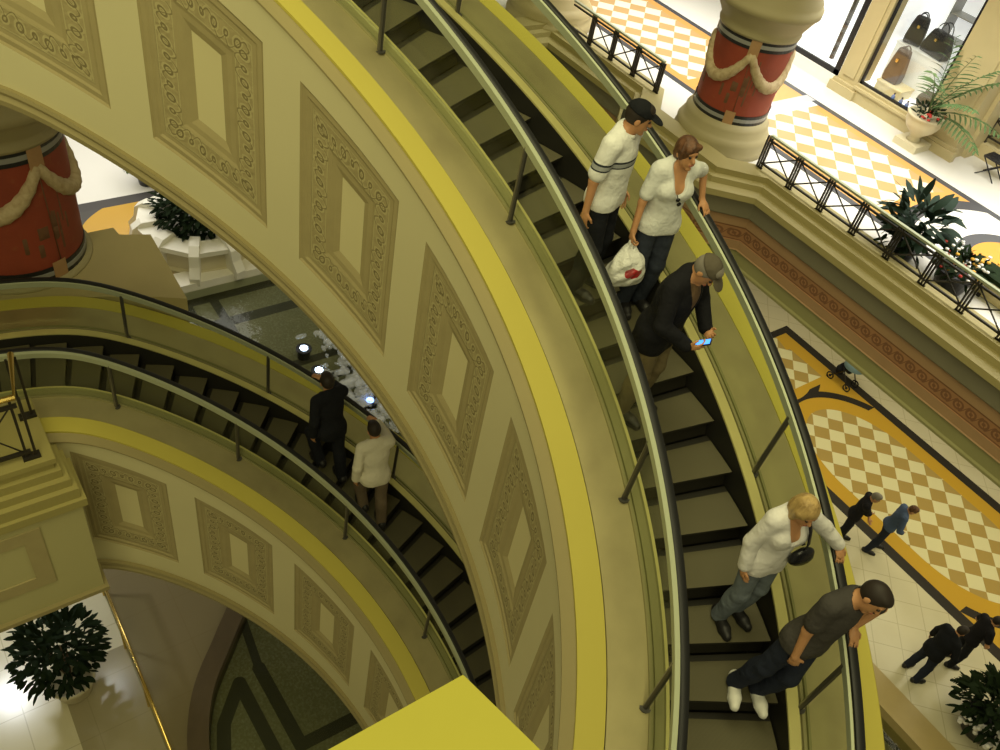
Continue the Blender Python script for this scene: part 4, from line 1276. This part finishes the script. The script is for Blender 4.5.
# bush in a cream pot, lower left
t = thing('potted_bush', 'tall dark leafy bush in a pale pot on the bright tiles at lower left', 'plant', (-8.55, -.12, 0))
mb = MB(); mb.lathe([(0, 0), (.24, 0), (.28, .05), (.34, .38), (.38, .42), (.38, .47), (.33, .47), (.31, .40), (0, .40)], (-8.55, -.12, 0), 28); mb.build('pot', MT['stone_cream'], t, True)
stems('stem', MT['trunk'], t, (-8.55, -.12, .40), [(-8.8, -.35, 1.5), (-8.3, .1, 1.4), (-8.55, -.4, 1.7), (-8.4, -.1, 1.8), (-8.8, 0, 1.3)], .022)
foliage('foliage', MT['leaf_dark'], t, (-8.6, -.15, 1.35), (.62, .62, .75), 520, .22, .085, 4)

# plant and flowers behind the gallery guardrail
t = thing('potted_plant', 'big leaved dark potted plant behind the guardrail of the gallery', 'plant', (-5.95, 14.95, 7))
mb = MB(); mb.lathe([(0, 0), (.22, 0), (.30, .4), (.33, .42), (.30, .45), (0, .40)], (-5.95, 14.95, 7), 24); mb.build('pot', MT['band_black'], t, True)
foliage('foliage', MT['leaf_blue'], t, (-5.95, 14.95, 7.75), (.45, .42, .40), 110, .46, .16, 11, .9, .5)
foliage('lower_foliage', MT['leaf_dark'], t, (-6.0, 14.8, 7.45), (.55, .35, .25), 90, .3, .11, 12, .9, .2)
t = thing('flower_planter', 'planter with white, red and orange flowers behind the gallery guardrail', 'plant', (-4.9, 15.0, 7))
mb = MB(); mb.lathe([(0, 0), (.26, 0), (.36, .36), (.40, .38), (.36, .42), (0, .36)], (-4.9, 15.0, 7), 24); mb.build('pot', MT['band_black'], t, True)
foliage('foliage', MT['leaf_dark'], t, (-4.9, 15.0, 7.5), (.48, .42, .22), 150, .22, .08, 13, blossoms=[(MT['petal_white'], 34, (-4.9, 15.0, 7.65), (.42, .38, .17), .04), (MT['petal_red'], 18, (-4.95, 14.95, 7.62), (.42, .38, .16), .04), (MT['petal_yellow'], 16, (-4.7, 15.0, 7.64), (.3, .38, .15), .04)])
t = thing('bench', 'dark topped bench on the gallery floor at the right edge', 'bench', (-3.6, 15.6, 7))
mb = MB(); mb.box(-4.75, 15.35, 7.38, -2.4, 15.85, 7.46); mb.build('seat', MT['leaf_dark'], t)
mb = MB(); mb.box(-4.65, 15.42, 7.02, -2.5, 15.78, 7.38); mb.build('base', MT['stone_tan'], t)
for xx in (-4.55, -2.65):
    mb = MB(); mb.box(xx, 15.38, 7.0, xx + .1, 15.82, 7.06); mb.build('foot', MT['black_gloss'], t)

# urn with palm by the shop
t = thing('palm_urn', 'green palm growing from a stone urn beside the shop window', 'plant', (-8.72, 19.15, 7))
mb = MB(); mb.box(-9.02, 18.85, 7.0, -8.42, 19.45, 7.16); mb.build('plinth', MT['stone_cream'], t)
mb = MB(); mb.lathe([(0, .16), (.17, .16), (.12, .24), (.14, .30), (.32, .46), (.40, .62), (.38, .72), (.43, .76), (.40, .80), (.34, .78), (0, .72)], (-8.72, 19.15, 7), 28); mb.build('urn', MT['stone_cream'], t, True)
foliage('underplanting', MT['leaf_dark'], t, (-8.72, 19.15, 7.85), (.36, .34, .14), 90, .18, .06, 21, blossoms=[(MT['petal_red'], 10, (-8.5, 19.0, 7.88), (.2, .25, .08), .045)])
fronds('fronds', MT['leaf_green'], t, (-8.72, 19.15, 7.8), [(.2, -.2, 1), (.45, .1, 1), (.6, -.4, .9), (-.15, .1, 1.1), (.75, .0, .6), (.1, -.5, .9), (.5, -.1, 1.4), (.9, -.35, .55)], 1.75, .42, 6, .9)

# plant by the pool curb at the lower right
t = thing('flowering_plant', 'dark leafy plant with white flowers on the pool side at lower right', 'plant', (.62, 14.35, 0))
mb = MB(); mb.lathe([(0, 0), (.30, 0), (.40, .35), (.45, .38), (.40, .42), (0, .36)], (.62, 14.35, 0), 24); mb.build('pot', MT['band_black'], t, True)
foliage('foliage', MT['leaf_dark'], t, (.58, 14.4, .85), (.72, .70, .50), 420, .28, .10, 31, blossoms=[(MT['petal_white'], 44, (.75, 13.95, .55), (.45, .2, .15), .06)])
fronds('fronds', MT['leaf_dark'], t, (.5, 14.45, .9), [(-.9, .5, .7), (-.6, .9, .8), (-.9, -.2, .5), (-.3, .9, .9), (.3, .9, .9)], .95, .25, 32, 1.6)
# stepped stone planter in the far gallery
cx, cy = -19.9, 6.35
t = thing('stone_planter', 'round cream stone planter with white caps and scroll buttresses at far left', 'planter', (cx, cy, 0))
mb = MB(); N = 10
a0 = .2
mb.lathe([(1.62, 0), (1.62, .10), (1.50, .14), (1.46, .62), (1.52, .66)], (cx, cy, 0), N, a0=a0, a1=a0 + 2 * PI); mb.build('wall', MT['stone_cream'], t)
mb = MB(); mb.lathe([(1.52, .66), (1.66, .68), (1.66, .82), (1.15, .86), (1.12, .80), (1.12, .5), (0, .5)], (cx, cy, 0), N, a0=a0, a1=a0 + 2 * PI); mb.build('cap', MT['white_stone'], t)
for k in range(N):
    a = a0 + 2 * PI * k / N; R = Matrix.Rotation(a, 3, 'Z')
    mb = MB()
    poly = [(1.0, 0), (1.95, 0), (1.98, .25), (1.80, .5), (1.74, .80), (1.5, .98), (1.1, 1.0), (1.0, .8)]
    v = [];
    for (r_, z_) in poly:
        for w_ in (-.13, .13): v.append(tuple(R @ Vector((r_, w_, z_)) + Vector((cx, cy, 0))))
    n = len(poly); f = [tuple(2 * i for i in range(n)), tuple(2 * i + 1 for i in reversed(range(n)))] + [(2 * i, 2 * i + 1, 2 * ((i + 1) % n) + 1, 2 * ((i + 1) % n)) for i in range(n)]
    mb.add(v, f); mb.build('buttress', MT['white_stone'], t)
pl = thing('planted_shrub', 'very dark dense shrub filling the round stone planter', 'plant', (cx, cy, .5))
foliage('foliage', MT['leaf_dark'], pl, (cx, cy, 1.25), (1.1, 1.1, .75), 900, .28, .11, 41, blossoms=[(MT['petal_red'], 10, (cx, cy, 1.5), (.7, .7, .3), .04)])
pp = thing('palm', 'small green palm standing behind the round stone planter', 'plant', (-23.2, 6.0, 0))
fronds('fronds', MT['leaf_green'], pp, (-23.2, 6.0, .9), [(1, 0, .5), (.5, -.8, .6), (-.5, -.6, .7), (.2, .8, .6), (-.8, .4, .6), (.1, -.3, 1)], 1.0, .35, 44, 1.4)
mb = MB(); mb.lathe([(0, 0), (.25, 0), (.33, .5), (.30, .52), (0, .48)], (-23.2, 6.0, 0), 20); mb.build('pot', MT['band_black'], pp, True)
mb = MB(); mb.tube([(-23.2, 6.0, .45), (-23.2, 6.0, .95)], .05, 8); mb.build('trunk', MT['trunk'], pp, True)

# ------------------------------------------------------------------ fountain
fm = Mat('spray', (.80, .82, .82), .4); fm.b.inputs['Alpha'].default_value = .20
rn = random.Random(77); mb = MB()
for k in range(420):
    u_ = rn.random(); cxx = -15.3 + u_ * 4.4; cyy = 7.9 + .35 * math.sin(u_ * 9) + rn.gauss(0, .40)
    hgt = abs(rn.gauss(0, .12)); mb.sphere((cxx, cyy, -.1 + hgt), (.03 + .20 * rn.random() ** 2, .03 + .20 * rn.random() ** 2, .02 + .05 * rn.random()), 7)
o = mb.build('fountain_spray', fm.m, None, True); tag(o, 'pale splashing fountain water between the two escalators', 'water', kind='stuff')
lm_ = Mat('lamp_blue', (.6, .75, 1), .3); lm_.emit((.62, .80, 1), 14)
lb_ = Mat('lamp_deep_blue', (.2, .3, 1), .3); lb_.emit((.22, .40, 1), 6)
for (px, py, mt_, lab) in ((-14.9, 7.12, lm_.m, 'white underwater lamp in the fountain, farthest from the climbing riders'), (-14.03, 7.12, lm_.m, 'white underwater lamp in the fountain above the dark rider\'s head'), (-12.58, 7.77, lb_.m, 'blue glowing underwater lamp in the fountain near the handrail hand')):
    t = thing('fountain_lamp', lab, 'lamp', (px, py, -.38))
    mb = MB(); mb.lathe([(0, -.0), (.16, 0), (.16, .22), (.20, .26), (.20, .30), (.11, .30)], (px, py, -.38), 18); mb.build('housing', MT['band_black'], t)
    mb = MB(); mb.sphere((px, py, -.07), (.10, .10, .03), 14); mb.build('lens', mt_, t, True)

# ------------------------------------------------------------------ shop fronts
def wallbox(x0, y0, z0, x1, y1, z1, mat, name=None):
    global ti
    mb = MB(); mb.box(x0, y0, z0, x1, y1, z1); o = mb.build(name or 'trim_%d' % ti, mat); 
    if not name: ti += 1
    return structure(o)
ZT = 11.6
def pilaster(x0, x1, y):
    global ti
    mb = MB(); mb.box(x0, y, 7.0, x1, y + .5, ZT); mb.box(x0 - .10, y - .12, 7.0, x1 + .10, y + .02, 7.22); mb.box(x0 - .06, y - .07, 7.22, x1 + .06, y + .02, 7.30); mb.box(x0 + .12, y - .03, 7.45, x1 - .12, y + .01, ZT)
    structure(mb.build('trim_%d' % ti, MT['stone_tan'])); ti += 1
pilaster(-11.45, -10.88, 19.6); pilaster(-8.95, -7.95, 19.6)
mb = MB(); mb.box(-10.88, 19.55, 7.0, -8.95, 19.85, 7.30); mb.box(-10.88, 19.5, 7.30, -8.95, 19.9, 7.36); mb.box(-10.88, 19.58, 7.36, -8.95, 19.8, 7.42)
structure(mb.build('baseboard_shop', MT['stone_tan']))
swm = Mat('shop_white', (.86, .87, .87), .5); swm.emit((1, 1, 1), .55)  # shop walls and floor are given a glow in place of interior lamps
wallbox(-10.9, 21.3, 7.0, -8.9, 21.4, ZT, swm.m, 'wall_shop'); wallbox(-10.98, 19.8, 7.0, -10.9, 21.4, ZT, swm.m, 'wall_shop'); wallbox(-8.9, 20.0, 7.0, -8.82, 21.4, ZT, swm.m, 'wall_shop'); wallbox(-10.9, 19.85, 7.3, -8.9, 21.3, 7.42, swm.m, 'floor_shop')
def shop_window(name, x0, x1, y, z0, z1, w=.06):
    mb = MB(); mb.box(x0, y, z0, x1, y + .06, z0 + w); mb.box(x0, y, z1 - w, x1, y + .06, z1); mb.box(x0, y, z0, x0 + w, y + .06, z1); mb.box(x1 - w, y, z0, x1, y + .06, z1)
    o = structure(mb.build(name, MT['black_gloss']))
    mb = MB(); mb.box(x0 + w, y + .025, z0 + w, x1 - w, y + .031, z1 - w); g = mb.build('pane', MT['shop_glass'], o); return o
shop_window('window_1', -10.86, -8.97, 19.66, 7.42, 11.0)
# left window of the same front
shop_window('window_2', -14.2, -11.5, 19.62, 7.30, 11.0, .13)
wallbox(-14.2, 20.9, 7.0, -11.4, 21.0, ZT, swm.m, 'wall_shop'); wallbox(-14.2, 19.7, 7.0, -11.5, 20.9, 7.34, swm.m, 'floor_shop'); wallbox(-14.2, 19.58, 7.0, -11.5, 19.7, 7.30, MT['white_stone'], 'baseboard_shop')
wallbox(-12.25, 20.2, 7.34, -12.17, 20.3, 11, MT['black_gloss'])
# recess with a further window to the right
shop_window('window_3', -7.85, -4.0, 21.6, 7.55, 11.0, .10)
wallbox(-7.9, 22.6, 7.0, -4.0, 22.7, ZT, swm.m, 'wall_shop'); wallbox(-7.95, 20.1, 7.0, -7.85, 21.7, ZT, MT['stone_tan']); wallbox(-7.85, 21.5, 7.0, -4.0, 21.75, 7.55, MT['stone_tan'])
# display: shelf unit, plinths and bags
t = thing('display_shelf', 'white shelf unit at the back of the shop window', 'shelf', (-9.6, 21.1, 7.42))
for zz in (8.2, 8.75, 9.3, 9.85):
    mb = MB(); mb.box(-10.2, 20.85, zz, -9.0, 21.28, zz + .03); mb.build('shelf_board', MT['band_silver'], t)
for xx in (-10.2, -9.03):
    mb = MB(); mb.box(xx, 20.85, 7.42, xx + .03, 21.28, 9.9); mb.build('upright', MT['band_silver'], t)
simple('plinth_cream', (.72, .62, .36), .5); simple('leather_black', (.015, .016, .020), .35); simple('leather_brown', (.10, .065, .04), .4); simple('bottle_blue', (.12, .2, .45), .2); simple('leather_wicker', (.06, .055, .035), .6, vary=(40, .7, .4))
t = thing('display_plinth', 'low cream display plinth in the shop window', 'plinth', (-10.2, 20.05, 7.42))
mb = MB(); mb.box(-10.55, 19.82, 7.42, -9.85, 20.32, 7.62); mb.build('block', MT['plinth_cream'], t)
mb = MB(); mb.box(-10.57, 19.80, 7.62, -9.83, 20.34, 7.66); mb.build('top', MT['plinth_cream'], t)
def handbag(loc, w, d, hgt, mat, label, az=0, handle=True, round_=False):
    t = thing('handbag', label, 'handbag', loc, math.radians(az), 'bags on display in the shop window')
    if round_: pr = [ell((0, 0, hgt / 2), V(w / 2, d / 2, hgt / 2), I3, .02)]
    else:
        mb = MB(); v = []
        for (q, zz) in ((1, 0), (1.04, .25), (.92, .7), (.74, 1)):
            for (sx, sy) in ((-1, -1), (1, -1), (1, 1), (-1, 1)): v.append((sx * w / 2 * q, sy * d / 2 * (q if zz < .5 else q * .7), zz * hgt))
        f = [(3, 2, 1, 0), (12, 13, 14, 15)] + [(4 * i + k, 4 * i + (k + 1) % 4, 4 * i + 4 + (k + 1) % 4, 4 * i + 4 + k) for i in range(3) for k in range(4)]
        mb.add(v, f); o = mb.build('bag_body', MT[mat], t, world=False); bv = o.modifiers.new('bevel', 'BEVEL'); bv.width = .05; bv.segments = 3
    if round_: sdf_mesh('bag_body', pr, .015, MT[mat], t, cuts=[plane((0, 0, 0), (0, 0, -1)), plane((0, 0, hgt), (0, 0, 1))])
    if handle:
        for sy in (-1, 1):
            mb = MB(); mb.tube([(w * .25 * math.cos(a), sy * d * .25, hgt * .85 + w * .42 * math.sin(a)) for a in frange(0, PI, 10)], .014, 6); mb.build('handle', MT[mat], t, True, world=False)
    mb = MB(); mb.box(-.03, d * .40, hgt * .62, .03, d * .62, hgt * .72); mb.box(-.03, -d * .62, hgt * .62, .03, -d * .40, hgt * .72); mb.build('clasp', MT['brass'], t, world=False)
    return t
handbag((-10.35, 20.05, 7.66), .42, .28, .80, 'leather_brown', 'tall dark brown bag standing on the cream plinth')
t = thing('display_stand', 'slim white stand behind the plinth holding two bags', 'stand', (-10.1, 20.55, 7.42))
mb = MB(); mb.box(-10.85, 20.42, 7.42, -9.55, 20.80, 8.38); mb.build('block', MT['white_paint'], t)
mb = MB(); mb.box(-10.87, 20.40, 8.38, -9.53, 20.82, 8.41); mb.build('top', MT['white_paint'], t)
handbag((-10.60, 20.62, 8.41), .42, .26, .66, 'leather_black', 'black bag standing at left on the white stand', 20)
handbag((-9.97, 20.62, 8.41), .70, .30, .56, 'leather_black', 'widest black bag on the white stand, with looped handles', -10)
handbag((-9.32, 20.15, 7.42), .52, .40, .46, 'leather_wicker', 'round dark wicker bag on the window floor by the pilaster', 30, True, True)
for i, xx in enumerate((-9.95, -9.72, -9.55)):
    t = thing('bottle', ('small blue bottle nearest the cream plinth', 'small blue bottle in the middle of the row of three', 'small blue bottle nearest the wicker bag')[i], 'bottle', (xx, 19.75, 7.42), group='small blue bottles in the shop window')
    mb = MB(); mb.lathe([(0, 0), (.045, 0), (.045, .10), (.02, .13), (.02, .15), (0, .15)], (xx, 19.75, 7.42), 12); mb.build('flask', MT['bottle_blue'], t, True)
    mb = MB(); mb.lathe([(.022, .15), (.022, .18), (0, .18)], (xx, 19.75, 7.42), 10); mb.build('stopper', MT['black_gloss'], t, True)
# black folding stool by the recess
t = thing('folding_stool', 'small black metal stool near the recess guardrail at right edge', 'stool', (-7.1, 19.9, 7))
mb = MB(); mb.box(-7.35, 19.7, 7.42, -6.85, 20.1, 7.46); mb.build('seat', MT['black_gloss'], t)
for yy in (19.72, 20.08):
    for (xa, xb) in ((-7.33, -6.87), (-6.87, -7.33)):
        mb = MB(); mb.tube([(xa, yy, 7.0), (xb, yy, 7.42)], .015, 6); mb.build('leg', MT['black_gloss'], t)
# pushchair on the ground floor
bx_, by_ = -7.55, 20.05
t = thing('pushchair', 'dark pushchair with pale blue canopy on the floor border below the frieze', 'pushchair', (bx_, by_, 0))
def L3(p): return (bx_ + p[0], by_ + p[1], p[2])
for (wx, wy) in ((-.28, -.22), (-.28, .22), (.30, -.20), (.30, .20)):
    mb = MB(); pts = [L3((wx + .10 * math.cos(a), wy, .10 + .10 * math.sin(a))) for a in frange(0, 2 * PI, 16)[:-1]]; mb.tube(pts, .022, 6, closed=True); mb.sphere(L3((wx, wy, .10)), .04, 8); mb.build('wheel', MT['black_gloss'], t, True)
for sy in (-.22, .22):
    mb = MB(); mb.tube([L3((-.28, sy, .10)), L3((.18, sy, .78)), L3((.48, sy, 1.08))], .018, 6); mb.tube([L3((.30, sy, .10)), L3((-.05, sy, .62))], .018, 6); mb.build('frame', MT['black_gloss'], t, True)
mb = MB(); mb.tube([L3((.48, -.22, 1.08)), L3((.50, 0, 1.10)), L3((.48, .22, 1.08))], .022, 6); mb.build('handle', MT['black_gloss'], t, True)
o = sdf_mesh('seat', [cone((-.15, -.1, .42), (-.15, .1, .42), .13, .13, .05), cone((.08, -.1, .55), (.16, .1, .82), .10, .10, .06), cone((.08, .1, .55), (.16, -.1, .82), .10, .10, .06)], .02, MT['jacket_dark'], t)
simple('canopy_blue', (.16, .26, .30), .7)
mb = MB(); mb.lathe([(.30 * math.sin(a), .30 * math.cos(a)) for a in frange(.02, PI * .55, 8)], L3((.12, 0, .72)), 20); mb.build('canopy', MT['canopy_blue'], t, True)

# ------------------------------------------------------------------ light
w = bpy.data.worlds.new('world'); scn.world = w; w.use_nodes = True
w.node_tree.nodes['Background'].inputs[0].default_value = (1, .90, .52, 1); w.node_tree.nodes['Background'].inputs[1].default_value = .16
def area(name, loc, target, sx, sy, power, color, spread=180):
    l = bpy.data.lights.new(name, 'AREA'); l.shape = 'RECTANGLE'; l.size = sx; l.size_y = sy; l.energy = power; l.color = color; l.spread = math.radians(spread)
    o = bpy.data.objects.new(name, l); COL.objects.link(o); o.location = loc
    o.rotation_euler = (Vector(target) - Vector(loc)).to_track_quat('-Z', 'Y').to_euler(); return o
WARM = (1, .93, .50); WHITE = (1, .97, .90)
area('atrium_light', (-4, 3, 25), (-4, 4, 0), 13, 13, 1750, WARM)
area('camera_side_fill', (3.5, -5, 19.5), (-6, 5, 9), 9, 7, 950, WARM)
area('gallery_light', (-8, 17.0, 11.6), (-8, 17.0, 7), 22, 3.4, 1150, WHITE, 120)
area('ground_gallery_light', (-3, 18.5, 5.1), (-3, 17.5, 0), 16, 3, 420, (1, .92, .62))
area('far_gallery_light', (-24, 5, 6.4), (-23, 5, 0), 8, 8, 650, WHITE)
area('near_gallery_light', (-11.4, -1.3, 4.3), (-10.2, -1.3, 0), 0.5, 0.5, 42, (.95, .98, 1), 120)
area('near_gallery_spot', (-10.6, .6, 4.3), (-10.4, -.3, 0), .14, .14, 6, (.95, .98, 1), 120)
scn.view_settings.view_transform = 'Standard'; scn.view_settings.look = 'None'; scn.view_settings.exposure = 0; scn.view_settings.gamma = 1
scn.cycles.use_denoising = True
scn.cycles.max_bounces = 6; scn.cycles.transparent_max_bounces = 14
